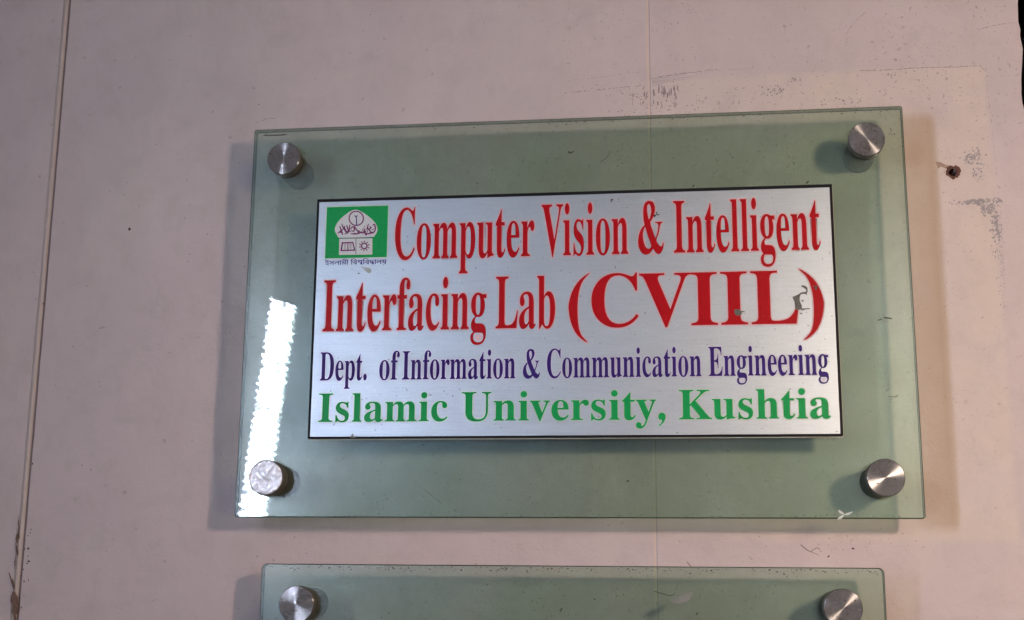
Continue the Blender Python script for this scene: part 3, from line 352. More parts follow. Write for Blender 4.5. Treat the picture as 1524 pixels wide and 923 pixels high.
# ---------------------------------------------------------------- the wall: three boards, filled joint, seam, drilled hole
rw = random.Random(3)
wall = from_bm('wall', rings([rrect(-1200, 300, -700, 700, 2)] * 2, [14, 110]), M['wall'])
tag(wall, kind='structure')

def board(loops, label):
    me = fill(loops, y=6, extrude=6)          # front face at y = 0, 12 mm thick
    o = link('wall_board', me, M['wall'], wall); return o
def edge_line(x, z0, z1, amp, step, rng):
    n = int(abs(z1 - z0) / step); pts = []
    for i in range(n + 1): pts.append((x + rng.uniform(-amp, amp), z0 + (z1 - z0) * i / n))
    return pts
board([edge_line(-396.4, -700, 700, .12, 9, rw) + [(-1200, 700), (-1200, -700)]], None)
zs = lambda z: 0.0045 * (z - 40)                # the filled joint leans very slightly
def lean(pts, k=1): return [(x + zs(z) * k * -1, z) for x, z in pts]
board([edge_line(-390.2, 700, -700, .12, 9, rw) + [(56.2, -700)] + edge_line(56.2, -690, 690, .1, 8, rw) + [(56.2, 700)]], None)
hole = blob(262.4, 99.8, 2.9, 3.1, rw, 16, .14)
right = [(56.75, 700)] + edge_line(56.75, 690, -690, .1, 8, rw) + [(56.75, -700), (313, -700)]
rx = []
z = -690
while z < 700:
    rx.append((313.4 + rw.uniform(-.5, .5) + 1.1 * math.sin(z * .035) + .7 * math.sin(z * .11), z)); z += rw.uniform(2.5, 7)
board([right + rx + [(313, 700)], hole[::-1]], None)
# bore behind the hole and its crumbled rim
bore = from_bm('screw_hole', rings([blob(262.4, 99.8, 2.8, 3.0, random.Random(1), 16, .1)] * 2, [.6, 12.5], cap0=False), M['brown'], wall)
bore.data.materials.append(M['void'])
for p in bore.data.polygons:
    if len(p.vertices) > 4: p.material_index = 1
rg = random.Random(5)
o1 = blob(262.6, 100, 5.0, 4.6, rg, 26, .17); i1 = blob(262.4, 99.8, 2.75, 2.9, rg, 26, .12)
link('crumbled_rim', fill([o1, i1[::-1]], y=-.25, extrude=.25), M['brown'], wall)
spur = [(251.6, 107.6), (254.5, 107.4), (257.2, 105.9), (260.0, 104.6), (259.6, 102.6), (256.5, 103.6), (254.8, 104.3), (252.9, 103.0), (252.4, 105.2)]
link('chipped_plaster', fill([catmull(spur, 3)], y=-.2, extrude=.2), plain('chip_tan', (.36, .26, .21), .9, var=.4, scale=500, bump=.5), wall)
# joint: raised bead of filler and the open crack beside it
def bead():
    bm = bmesh.new(); rows = []; r = random.Random(9); z = -700
    prof = [(-5.7, .3), (-4.4, -.4), (-3.2, -1.2), (-1.9, -1.0), (-1.0, .3), (-.8, 2.5)]
    while z <= 700:
        j = r.uniform(-.12, .12); k = r.uniform(.85, 1.15)
        rows.append([bm.verts.new(((-390.9 + x + (j if 0 < i < 5 else 0)) * .001, y * k * .001, z * .001)) for i, (x, y) in enumerate(prof)])
        z += 4
    for a, b in zip(rows, rows[1:]):
        for i in range(len(prof) - 1): bm.faces.new((a[i], a[i + 1], b[i + 1], b[i]))
    return bm
from_bm('joint_filler', bead(), M['bead'], wall, smooth=True)
link('joint_crack', fill([stroke([(-390.9, -700), (-390.9, 700)], 1.9)], y=.35), M['crack'], wall)
link('seam_filler', fill([stroke([(56.48, -700), (56.48, 700)], .9)], y=.30), M['seam'], wall)
# raised trace of filler left of the seam
link('seam_filler', fill([stroke([(55.0 + rw.uniform(-.25, .25), -700 + 28 * i) for i in range(51)], lambda t: 1.5 + .5 * math.sin(t * 90), 3)], y=-.05, extrude=.05), M['cream'], wall)
# broken, blackened filler at the foot of the joint
rb = random.Random(14); mes = []
for (cx, cz, w, h, a) in ((-395.2, -141, .4, 4, .2), (-395.2, -150, 1.1, 6, -.1), (-394.6, -160, .6, 4, .2), (-395.6, -168, .5, 4, 0), (-393.9, -196, 2.2, 9, .1),
                          (-396, -182, .8, 6, .4), (-391.5, -200, 2.0, 7, -.1)):
    mes.append(fill([blob(cx, cz, w, h, rb, 13, .55, a)], y=-1.9 - rb.random() * .3, extrude=.1))
link('broken_filler', join_meshes('broken_filler', mes), plain('broken_brown', (.17, .105, .08), .9, var=.6, scale=500), wall)['kind'] = 'stuff'

def scatter(name, items, mat, parent, y, seed, kind='stuff', thick=.08):
    r = random.Random(seed); mes = []
    for k, (cx, cz, rx, rz, a) in enumerate(items):
        mes.append(fill([blob(cx, cz, rx, rz, r, 9, .42, a)], y=y - thick - .003 * (k % 20), extrude=thick))
    o = link(name, join_meshes(name, mes), mat, parent)
    if kind: o['kind'] = kind
    return o
def cluster(r, cx, cz, sx, sz, n, s0, s1, ang=0):
    out = []
    for _ in range(n):
        x, z = r.gauss(0, sx), r.gauss(0, sz)
        out.append((cx + x * math.cos(ang) - z * math.sin(ang), cz + x * math.sin(ang) + z * math.cos(ang), r.uniform(s0, s1), r.uniform(s0, s1) * .8, r.uniform(0, 3)))
    return out
r = random.Random(21)
flakes = []
flakes += cluster(r, 276, 111, 3.6, 2.2, 60, .25, 1.1, .5) + cluster(r, 279, 100, 2.4, 3.4, 45, .2, .9)
flakes += cluster(r, 276, 78.5, 7, .9, 90, .3, 1.2, .03) + cluster(r, 284, 73, 2.4, 2.6, 55, .3, 1.2, -.6) + cluster(r, 288.5, 62, 1.3, 5.5, 95, .3, 1.1)
flakes += cluster(r, 290, 40, 1.0, 14, 60, .15, .6) + cluster(r, 289, 14, 1.2, 9, 26, .15, .5) + cluster(r, 287.5, 43, 1.6, 4, 20, .2, .6)
scatter('peeled_paint', flakes, M['grey'], wall, 0, 4, thick=.03)
flakes = []
for i in range(34):                              # vertical streaks right of the seam, under the old notice line
    x = r.gauss(66, 5.0); flakes.append((x, 170 - abs(r.gauss(0, 5)), r.uniform(.25, .7), r.uniform(.8, 3.2), r.uniform(-.1, .1)))
flakes += cluster(r, 62, 158, 14, 6, 60, .15, .7) + cluster(r, 145, 164, 5, 2.0, 40, .2, .8, .1) + cluster(r, 158, 172, 3, .8, 16, .2, .7)
flakes += cluster(r, 190, 155, 9, 2.5, 40, .15, .7) + cluster(r, 225, 173, 2.5, 1.5, 16, .2, .6) + cluster(r, 110, 158, 26, 6, 70, .12, .5)
flakes += cluster(r, 30, 170, 16, 4, 50, .12, .5) + cluster(r, 200, 190, 60, 14, 120, .1, .42) + cluster(r, 255, 165, 22, 10, 110, .1, .4)
flakes += cluster(r, 50, 225, 60, 6, 60, .12, .45) + cluster(r, 280, 140, 12, 30, 60, .1, .35)
scatter('paint_fleck', flakes, plain('fleck_grey', (.25, .21, .215), .85, var=.25, scale=300), wall, 0, 6, thick=.02)
scatter('paint_fleck', cluster(r, 55, 162, 6, 7, 34, .15, .6) + cluster(r, 254, 60, 5, 60, 70, .12, .4) + cluster(r, 262, -60, 18, 60, 50, .12, .35) + cluster(r, 180, -150, 30, 4, 40, .15, .5) + cluster(r, 60, -155, 120, 5, 26, .12, .35),
        plain('fleck_brown', (.30, .17, .12), .85, var=.3, scale=300), wall, 0, 8, thick=.02)
flakes = [(-329, 75.5, .9, 1.3, .3), (184, -155, 1.1, .5, -.5), (168, -160, .9, .4, .6), (-391.6, 20, .5, .7, 0), (-389.5, -98, .6, .9, 0), (-387.5, -158, .8, .8, 0)]
for _ in range(46): flakes.append((r.uniform(-385, -150), r.uniform(-200, 240), r.uniform(.15, .4), r.uniform(.15, .5), r.uniform(0, 3)))
for _ in range(16): flakes.append((r.gauss(-387.5, 1.8), r.gauss(-168, 16), r.uniform(.2, .6), r.uniform(.2, .8), r.uniform(0, 3)))
for _ in range(16): flakes.append((-393 + r.uniform(-2.5, .6), r.uniform(-160, 240), r.uniform(.15, .4), r.uniform(.15, .6), 0))
scatter('dark_speck', flakes, M['dirt'], wall, -.05, 10, thick=.06)
# hair-thin scratches and edges of the removed notice
lines = [([(201.6, 176.9), (222, 176.6), (245, 177.3), (266, 176.8), (288.4, 177.0)], .55), ([(289, 177), (290, 140), (291.5, 90), (292, 50), (290.5, 10)], .22),
         ([(-5, 169), (20, 170.5), (50, 172.2)], .4), ([(57, 177.4), (80, 180.2), (104, 182.3)], .5), ([(57, 174.5), (76, 176.2), (100, 180.8), (130, 182)], .28), ([(-6, 178), (20, 180), (52, 183)], .25),
         ([(150.5, -152.6), (154.5, -156.0), (158.5, -157.8), (162, -159.3)], lambda t: 1.0 - .8 * t), ([(156.5, -157.2), (160.5, -154.6), (162.5, -155.3)], .6), ([(76, -164), (79, -168)], .8),
         ([(195, 203), (198.5, 210), (205, 217), (210, 221)], .35), ([(195, 196), (196, 203)], .4), ([(286, 204), (300, 207), (311, 208)], .35),
         ([(-338, 2.5), (-347, -.5), (-357, -8), (-361, -13)], .25), ([(-343, 2.0), (-346, .9)], 1.0),
         ([(-236, 155), (-229, 157.5), (-222, 158)], .5), ([(-251, 149), (-243, 152)], .3), ([(-300, -150), (-296, -158)], .3)]
long_items = []
keep = lines[6:9]
for p, w in lines[:6] + lines[9:]:
    if callable(w): w = .4
    cp = catmull(p, 8, False)
    for (a, c) in zip(cp, cp[1:]):
        d = math.dist(a, c); m = max(1, int(d / .8))
        if r.random() < .12: continue
        for j in range(m):
            t = r.random(); long_items.append((a[0] + (c[0] - a[0]) * t, a[1] + (c[1] - a[1]) * t + r.gauss(0, .16), r.uniform(.3, 1.3) if w > .3 else r.uniform(.2, .6), r.uniform(.35, .8) * w * .6, math.atan2(c[1] - a[1], c[0] - a[0])))
scatter('notice_edge', long_items, plain('notice_edge_shade', (.30, .245, .235), .9, var=.3, scale=300), wall, 0, 31, thick=.04)
for k, (p, w) in enumerate(keep):
    link('scratch', fill([stroke(p, w)], y=-.06 - .004 * k, extrude=.03), plain('scratch_shade', (.27, .215, .20), .9, var=.3, scale=300) if k == 0 else bpy.data.materials['scratch_shade'], wall)
link('wiped_smear', join_meshes('s', [fill([stroke([(58, 172 + .9 * i + r.uniform(-.3, .3)), (72, 174.5 + .9 * i), (88 + r.uniform(-6, 10), 177 + .7 * i)], lambda t, i=i: .32 * (1 - t) + .05)], y=-.05 - .004 * i, extrude=.02) for i in range(7)]),
     M['seam'], wall)['kind'] = 'stuff'

void = from_bm('black_backdrop', rings([rrect(-300, 3500, -1800, 1900, 1)] * 2, [2200, 2240]), M['void'])  # black backdrop added to hide the dim world light past the wall edge
tag(void, kind='structure')

# ---------------------------------------------------------------- signs
def glass_plate(parent, hw, z0, z1, r, y0=-34., y1=-28.):
    c = .55
    a = rrect(-hw + c, hw - c, z0 + c, z1 - c, max(.3, r - c)); b = rrect(-hw, hw, z0, z1, r)
    bm = rings([a, b, b, a], [y0, y0 - -c * .8, y1 - c * .8, y1], slots=[1, 2, 1])
    return from_bm('glass_plate', bm, [M['glass'], M['edge'], M['side']], parent)

def standoff(parent, x, z, proud=8., foil=False, seed=0):
    P = Vector((x, -34, z)) * .001
    C = circle
    # barrel between wall and glass, origin on the knob's axis
    bm = rings([C(10.4), C(10.4), C(9.9)], [5.9, 33.7, 34.0]); b = from_bm('standoff', bm, M['steel_side'], parent, P)
    w = from_bm('washer', rings([C(11.2), C(11.2)], [-.55, -.02]), M['black'], b)
    R = 11.9
    if foil:
        rr = random.Random(seed); bm = bmesh.new(); top = bm.verts.new((0, -proud * .001, 0)); prev = None; rows = []
        NS = 56
        for k in range(1, 15):
            q = k / 14; row = []
            for i in range(NS):
                a = 2 * math.pi * i / NS; rad = (R - .5) * q
                hx, hz = rad * math.cos(a), rad * math.sin(a)
                h = .42 * abs(math.sin(hx * .42 + 1.1 * math.sin(hz * .33))) * math.cos(hz * .38 + .9 * math.sin(hx * .3 + 1)) + rr.uniform(-.05, .05)
                if k == 14: h = rr.uniform(-.2, .45)
                row.append(bm.verts.new((hx * .001, (-proud + h) * .001, hz * .001)))
            rows.append(row)
        for i in range(NS): bm.faces.new((top, rows[0][i], rows[0][(i + 1) % NS]))
        for k in range(13):
            for i in range(NS): bm.faces.new((rows[k][i], rows[k + 1][i], rows[k + 1][(i + 1) % NS], rows[k][(i + 1) % NS]))
        bmesh.ops.recalc_face_normals(bm, faces=bm.faces)
        side = rings([C(R - .5), C(R), C(R), C(R - .6)], [-proud + .1, -proud + .7, -1.0, -.6], cap0=False, cap1=True)
        cap = from_bm('knob', side, M['steel_side'], b); cap['label'] = 'knob with a crumpled bright face'
        f = from_bm('crumpled_face', bm, M['foil'], b)
    else:
        lp = [C(R - .55), C(R - .12), C(R), C(R), C(R - .5)]
        bm = rings(lp, [-proud, -proud + .35, -proud + .8, -1.0, -.6], slots=[0, 1, 1, 1])
        cap = from_bm('knob', bm, [M['steel'], M['steel_side']], b)
        for p in cap.data.polygons: p.use_smooth = len(p.vertices) == 4
        rr = random.Random(int(x * 7 + z * 3) % 997); it = []
        for _ in range(rr.randint(6, 10)):
            a, q = rr.uniform(0, 6.28), rr.uniform(3, 10.4); s_ = rr.choice((.22, .3, .45, .62)); it.append((q * math.cos(a), q * math.sin(a), s_, s_ * .8, a))
        scatter('rust_spot', it, M['rust'], cap, -proud, int(abs(x) + abs(z)), thick=.03)
    return b

sign = empty('wall_sign', (0, 0, 0))
tag(sign, 'large green tinted glass sign carrying a silver panel with red, blue and green lettering', 'sign', 'glass signs on the wall')
glass_plate(sign, 225, -137, 137, 1.6)
for (x, z, pr, fo) in ((-200, 112.2, 8, False), (199.6, 111.8, 8, False), (-200.6, -111.6, 12, True), (200.6, -111.9, 8.5, False)):
    standoff(sign, x, z, pr, fo, 2)

low = empty('wall_sign', (0, 0, -0.2875))
tag(low, 'bare glass sign with rounded corners below the lettered one, cut off by the picture edge', 'sign', 'glass signs on the wall')
glass_plate(low, 201.2, -120, 120, 3.6)
low.location = (-0.0032, 0, -0.1675 - 0.120)
for (x, z) in ((-174.2, 94.0), (174.2, 95.3), (-174.2, -94), (174.2, -94)): standoff(low, x, z, 8)

# printed panel
bd = from_bm('print_panel', rings([rrect(-175.7, 176.3, -85.0, 82.7, .4, 2), rrect(-175.7, 176.3, -85.0, 82.7, .4, 2)], [-37.0, -34.1]), M['black'], sign)
from_bm('panel_rim', rings([rrect(-175.2, 176.9, -85.8, 82.2, .3, 2)] * 2, [-35.0, -34.05]), M['rim'], bd)
def wavy(x0, x1, z0, z1, r):
    out = []
    for (a, b) in (((x0, z0), (x1, z0)), ((x1, z0), (x1, z1)), ((x1, z1), (x0, z1)), ((x0, z1), (x0, z0))):
        for k in range(24):
            t = k / 24; out.append((a[0] + (b[0] - a[0]) * t + r.uniform(-.07, .07), a[1] + (b[1] - a[1]) * t + r.uniform(-.07, .07)))
    return out
SH = link('silver_sheet', fill([wavy(-174.0, 174.5, -83.7, 80.4, random.Random(8))], y=-37.15, extrude=.1), M['sheet'], bd)
YT = -37.34

amp = [(293,148),(330,165),(350,215),(350,270),(335,320),(318,360),(297,389),(303,430),(320,482),(340,545),(353,574),(372,520),(383,460),(384,428),(374,408),(352,402),(352,391),(432,391),(432,402),(415,412),(405,440),(388,520),(364,600),(380,640),(405,668),(424,662),(433,628),(443,632),(438,690),(415,740),(385,760),(352,742),(325,700),(300,735),(270,757),(235,762),(195,740),(165,680),(157,610),(168,530),(190,475),(215,440),(231,425),(222,370),(218,300),(222,225),(240,175),(265,153)]
amp1 = [(285,185),(303,215),(308,270),(300,320),(283,362),(272,320),(263,260),(266,205)]
amp2 = [(238,448),(250,490),(270,560),(295,630),(302,668),(285,692),(262,692),(238,667),(218,600),(212,530),(222,480)]
def cat_sharp(pts, sh, n=3):
    k0 = next(i for i, p in enumerate(pts) if p in sh); pts = pts[k0:] + pts[:k0] + [pts[k0]]
    out = []; seg = [pts[0]]
    for p in pts[1:]:
        seg.append(p)
        if p in sh: out += catmull(seg, n, False)[:-1]; seg = [p]
    return out
def gl(pts, k=3): return [((x - 157) * 770 / 286, (748 - y) * 690 / 600) for x, y in catmull(pts, k)]
sharp = {(352,391),(432,391),(352,402),(432,402),(353,574),(297,389),(325,700),(433,628),(443,632)}
def gl2(pts):
    return [((x - 157) * 770 / 286, (748 - y) * 690 / 600) for x, y in cat_sharp(pts, sharp)]
def dedupe(l): 
    o = []
    for p in l:
        if not o or abs(p[0] - o[-1][0]) + abs(p[1] - o[-1][1]) > .5: o.append(p)
    if abs(o[0][0] - o[-1][0]) + abs(o[0][1] - o[-1][1]) <= .5: o.pop()
    return o
paren = [(860,8),(930,50),(1010,120),(1080,230),(1118,360),(1120,440),(1095,570),(1040,690),(970,765),(895,812),(890,800),(950,740),(985,660),(1000,560),(1005,440),(998,300),(970,170),(925,85),(862,22)]
GLY = {}
for k, (adv, sp) in G.items(): GLY[k] = (adv, [[(s[i], s[i + 1]) for i in range(0, len(s), 2)] for s in sp])
GLY['&'] = (833, [dedupe(gl2(amp)), dedupe(gl(amp1))[::-1], dedupe(gl(amp2))[::-1]])
def pr(m): return [((x - 860) * 235 / 260 + 40 if not m else (1120 - x) * 235 / 260 + 40, (632 - y) * 676 / 605) for x, y in catmull(paren, 2)]
GLY[')'] = (333, [dedupe(pr(False))]); GLY['('] = (333, [dedupe(pr(True))])
GLY['.'] = (250, [circle(82, 20, 125, 70)])
GLY[','] = (250, [catmull([(125, 156), (180, 135), (205, 75), (190, -10), (140, -90), (65, -150), (55, -132), (105, -85), (128, -35), (118, -10), (75, -2), (45, 35), (48, 95), (75, 140)], 3)])
CAP = max(p[1] for p in GLY['I'][1][0])

def layout(t):
    x = 0; out = []
    for ch in t:
        if ch == ' ': x += 250; continue
        adv, sp = GLY[ch]; out.append([[(px + x, py) for px, py in l] for l in sp]); x += adv
    return out
def word(t, x0, x1, zb, zt, mat, outline, off=.75, parent=None, dy=0., fat=0.):
    gs = layout(t); xs = [p[0] for g in gs for l in g for p in l]; a, b = min(xs), max(xs)
    if t in '()': 
        zsn = [p[1] for g in gs for l in g for p in l]; k0, k1 = min(zsn), max(zsn)
    else: k0, k1 = 0, CAP
    f = lambda p: (x0 + (p[0] - a) * (x1 - x0) / (b - a), zb + (p[1] - k0) * (zt - zb) / (k1 - k0))
    gs = [[[f(p) for p in l] for l in g] for g in gs]
    halo = join_meshes('halo', [fill(g, y=YT - dy - .012 * (i % 3), offset=off) for i, g in enumerate(gs)])
    link('letter_outline', halo, outline, parent)
    ink_ = join_meshes('word', [fill(g, y=YT - dy - .06 - .012 * (i % 3), offset=fat) for i, g in enumerate(gs)])
    return link('lettering', ink_, mat, parent)
R1 = (38.0, 74.0); R2 = (-11.6, 24.2); R3 = (-45.5, -26.2); R4 = (-73.7, -54.5)
for t, a, b, (zb, zt), m, o, off in (
    ('Computer', -119.4, -22.7, R1, 'red', 'pink', .85), ('Vision', -17.8, 40.9, R1, 'red', 'pink', .85), ('&', 47.4, 64.5, R1, 'red', 'pink', .85), ('Intelligent', 71.2, 167.3, R1, 'red', 'pink', .85),
    ('Interfacing', -168.3, -55.1, R2, 'red', 'pink', .85), ('Lab', -48.7, -8.4, R2, 'red', 'pink', .85), ('(', .4, 14.6, (-21.9, 25.4), 'red', 'pink', .85), ('CVIIL', 15.8, 151.6, R2, 'red', 'pink', .85), (')', 152.6, 167.7, (-22.3, 25.0), 'red', 'pink', .85),
    ('Dept.', -168.9, -136.2, R3, 'blue', 'lilac', .55), ('of', -127.7, -113.8, R3, 'blue', 'lilac', .55), ('Information', -111.9, -35, R3, 'blue', 'lilac', .55), ('&', -30, -18.6, R3, 'blue', 'lilac', .55),
    ('Communication', -13.9, 87.6, R3, 'blue', 'lilac', .55), ('Engineering', 92.3, 168.9, R3, 'blue', 'lilac', .55),
    ('Islamic', -168.7, -80.4, R4, 'green', 'mint', .5), ('University,', -70.9, 63.8, R4, 'green', 'mint', .5), ('Kushtia', 72.6, 169.1, R4, 'green', 'mint', .5)):
    word(t, a, b, zb, zt, M[m], M[o], off, bd)

# emblem
def lz(X, Y):
    xl = 190 - (Y - 205) * .046; top = 205 - (X - 190) * .0345
    return (-168.4 + (X - xl) * .0672, 76.6 - (Y - top) * .0675)
def L(pts): return [lz(*p) for p in pts]
link('emblem_outline', fill([rrect(-169.1, -124.1, 39.2, 77.3, .3, 2)], y=YT), M['mint'], bd)
em = link('emblem', fill([rrect(-168.4, -124.8, 39.8, 76.6, .2, 2)], y=YT - .05), M['green'], bd)
dome = catmull([(500,230),(560,252),(640,308),(700,370),(723,430),(714,470),(694,502),(668,518),(500,526),(325,530),(295,502),(272,452),(283,398),(330,332),(400,272),(450,242)], 5)
def flat(name, loops, mat, lev): return link(name, fill(loops, y=YT - .05 - .035 * lev), mat, bd)
flat('emblem_arch', [L(dome)], M['white'], 1)
flat('emblem_base', [L([(318, 541), (668, 532), (664, 704), (313, 712)])], M['white'], 1)
flat('emblem_line', [stroke(L([(322, 535), (668, 526)]), .45)], M['navy'], 2)
flat('emblem_line', [stroke(L([(495, 540), (492, 702)]), .4)], M['navy'], 2)
def ring(cx, cy, r0, r1, n=36):
    return [L([(cx + r1 * math.cos(2 * math.pi * i / n), cy + r1 * math.sin(2 * math.pi * i / n)) for i in range(n)]), L([(cx + r0 * math.cos(-2 * math.pi * i / n), cy + r0 * math.sin(-2 * math.pi * i / n)) for i in range(n)])]
flat('emblem_ring', ring(500, 322, 69, 82), M['purple'], 3)
flat('emblem_figure', [stroke(L([(498, 300), (503, 345), (503, 398)]), .75)], M['navy'], 4)
flat('emblem_figure', [stroke(L([(483, 292), (500, 304), (514, 290)]), .7)], M['navy'], 5)
cal = [[(322,405),(340,450),(352,492)],[(300,484),(330,462),(358,440)],[(345,380),(365,430),(395,470),(405,486)],[(322,470),(350,478),(352,500)],[(372,402),(380,440),(402,470)],[(378,494),(400,470),(428,440)],
       [(398,395),(412,440),(440,470)],[(432,388),(428,430),(410,484)],[(440,440),(462,410),(480,430),(470,460),(445,450)],[(478,405),(500,440),(522,470),(500,486),(470,478)],[(440,486),(480,488),(530,480),(560,462)],
       [(520,452),(545,470),(580,476),(600,455)],[(575,425),(590,450),(575,475),(555,468)],[(583,402),(588,412)],[(560,440),(600,480),(640,482),(690,470)],[(630,380),(618,420),(640,450),(660,476)],[(625,440),(650,425),(640,405)],
       [(672,398),(690,384),(700,420),(690,462),(640,470)],[(655,412),(664,420)],[(590,470),(600,497),(612,490)],[(660,440),(686,436)],[(610,420),(616,470)]]
for k, c in enumerate(cal): flat('emblem_script', [stroke(L(c), lambda t: .55 + .45 * math.sin(math.pi * t), 4)], M['purple'], 2 + .1 * k)
bk = L([(344, 577), (466, 573), (487, 666), (328, 673)])
pg1 = L([(357, 592), (404, 590), (402, 655), (347, 658)]); pg2 = L([(414, 590), (457, 588), (470, 652), (413, 655)])
flat('emblem_book', [bk, pg1[::-1], pg2[::-1]], M['purple'], 2)
for k in range(4):
    flat('emblem_line', [stroke(L([(368, 603 + 13 * k), (388, 602 + 13 * k)]), .35)], M['purple'], 2); flat('emblem_line', [stroke(L([(424, 601 + 13 * k), (446, 600 + 13 * k)]), .35)], M['purple'], 2)
flat('emblem_sun', ring(581, 615, 22, 36, 28), M['purple'], 2)
for k in range(10):
    a = 2 * math.pi * k / 10 + .3; flat('emblem_ray', [stroke(L([(581 + 40 * math.cos(a), 615 + 40 * math.sin(a)), (581 + 56 * math.cos(a + .15), 615 + 56 * math.sin(a + .15))]), .75)], M['purple'], 2)
# the university's name in its own script under the emblem
BN = [('ই', 0, 1), ('স', 0, 1), ('ল', 0, 1), ('ল', 0, .96), ('া', 0, 1), ('ম', 0, 1), ('ী', 0, 1), (' ', 0, 1), ('ি', 0, 1), ('ব', 0, 1), ('ি', 0, 1), ('শ', 0, .9), ('ব', -120, .62), ('ব', 0, 1), ('ি', 0, 1), ('দ', 0, 1), ('য', -160, .85), ('া', 0, 1), ('ল', 0, 1), ('য', 0, 1)]
BN = [b for k, b in enumerate(BN) if k != 3]
def bengali(x0, x1, zb, zt):
    seq = ['ই', 'স', 'ল', 'া', 'ম', 'ী', ' ', 'ি', 'ব', 'শ', '_ব', 'ি', 'ব', 'দ', '_য', 'া', 'ল', 'য়']
    x = 0; gs = []
    for ch in seq:
        if ch == ' ': x += 320; continue
        sub = ch[0] == '_'; c0 = ch[1] if sub else ch[0]
        adv, sp = GLY[c0]
        if sub:
            s_ = .58; gs.append([[(px * s_ + x - 330, py * s_ - 60) for px, py in l] for l in sp]); x += 60
            continue
        gs.append([[(px + x, py) for px, py in l] for l in sp])
        if ch == 'য়': gs.append([circle(48, 12, x + 260, -110)])
        x += adv
    def parts(g):
        ar = lambda l: sum(a[0] * b_[1] - b_[0] * a[1] for a, b_ in zip(l, l[1:] + l[:1]))
        sgn = ar(max(g, key=lambda l: abs(ar(l)))) > 0
        outs = [l for l in g if (ar(l) > 0) == sgn]; holes = [l for l in g if (ar(l) > 0) != sgn]
        def inside(p, l):
            c = False
            for a, b_ in zip(l, l[1:] + l[:1]):
                if (a[1] > p[1]) != (b_[1] > p[1]) and p[0] < (b_[0] - a[0]) * (p[1] - a[1]) / (b_[1] - a[1]) + a[0]: c = not c
            return c
        return [[o] + [h for h in holes if inside(h[0], o)] for o in outs]
    gs = [q for g in gs for q in parts(g)]
    hs = [p[1] for g in gs for l in g for p in l]; top = 640
    f = lambda p: (x0 + p[0] * (x1 - x0) / x, zb + p[1] * (zt - zb) / top)
    gs = [[[f(p) for p in l] for l in g] for g in gs]
    
    link('lettering', join_meshes('w', [fill([[(px + dx, pz) for px, pz in l] for l in g], y=YT - .06 - .008 * (i % 5) - .003 * k) for i, g in enumerate(gs) for k, dx in enumerate((-.1, .1))]), M['blue'], bd)
bengali(-168.2, -124.8, 35.0, 38.0)

# wear on the print and on the glass
r = random.Random(33)
def mark(name, loops, mat, y, parent=None, lab=None, ex=.03):
    for i, l in enumerate(loops): o = link(name, fill([l], y=y - ex - .006 * i, extrude=ex), mat if not i else bpy.data.materials[mat.name], parent or sign)
    return o
def q4(X, Y):   # close view of the torn spot -> mm on the panel
    return (105.6 + X * (167.3 - 105.6) / 1118 * 1.0 + 0, -11.7 + (632 - Y) * 35.9 / 607)
x4 = lambda X, Y: (118.4 + (X - 320) * 33.4 / 510, -11.7 + (632 - Y) * 36 / 600)
mark('scraped_patch', [catmull([x4(*p) for p in [(768,335),(800,318),(835,300),(850,285),(905,275),(895,240),(855,215),(875,205),(912,225),(918,265),(905,300),(860,300),(842,325),(838,380),(855,430),(850,470),(800,478),(788,430),(785,380)]], 3),
    catmull([x4(*p) for p in [(850,465),(890,462),(932,462),(930,472),(885,476),(855,486)]], 3), blob(*x4(866, 378), .55, .7, r), blob(*x4(845, 520), .7, .5, r), blob(*x4(905, 310), .4, .4, r)], M['scrape'], -37.55, bd)
mark('scraped_patch', [catmull([x4(*p) for p in [(195,462),(240,460),(252,475),(300,486),(262,498),(262,515),(235,532),(205,525),(190,495)]], 3), blob(*x4(975, 218), .5, .6, r), blob(*x4(1000, 240), 1.0, 1.6, r)], M['scrape'], -37.55, bd)
mark('scraped_patch', [blob(*p, r, 9, .5) for p in ((58.9, 64.0, 1.0, .9), (60.8, 64.6, 1.5, .4), (59.9, 65.9, .4, .9), (30.2, 76.0, .8, .8), (29.6, 74.9, .4, .5), (-144.0, 28.6, .4, .4), (-113, 30.4, .5, .4))], M['dirt'], -37.55, bd)
fl = [(0,0),(2.4,-.5),(5.5,-.9),(7.0,-2.4),(6.7,-4.2),(5.0,-4.6),(2.2,-2.6)]
mark('dried_drip', [catmull([(-142.3 + x, 33.2 + z) for x, z in fl], 3)], plain('drip', (.33, .36, .36), .7, var=.3, scale=300), -37.55, bd)
specks = [(r.uniform(-170, 170), r.uniform(-82, 78), r.uniform(.1, .28), r.uniform(.1, .3), r.uniform(0, 3)) for _ in range(70)]
specks += cluster(r, 130, 5, 14, 12, 26, .1, .25) + cluster(r, -148, 38.5, 4, 1.5, 12, .12, .3)
specks += [(-144.5, -83, .9, 1.2, .2), (-143.2, -84.2, 1.6, .5, .2), (-145.6, -84, 1.3, .5, -.2)]
scatter('dark_speck', specks, plain('speck_grey', (.16, .16, .16), .8, var=.3, scale=300), bd, -37.5, 12, thick=.03)

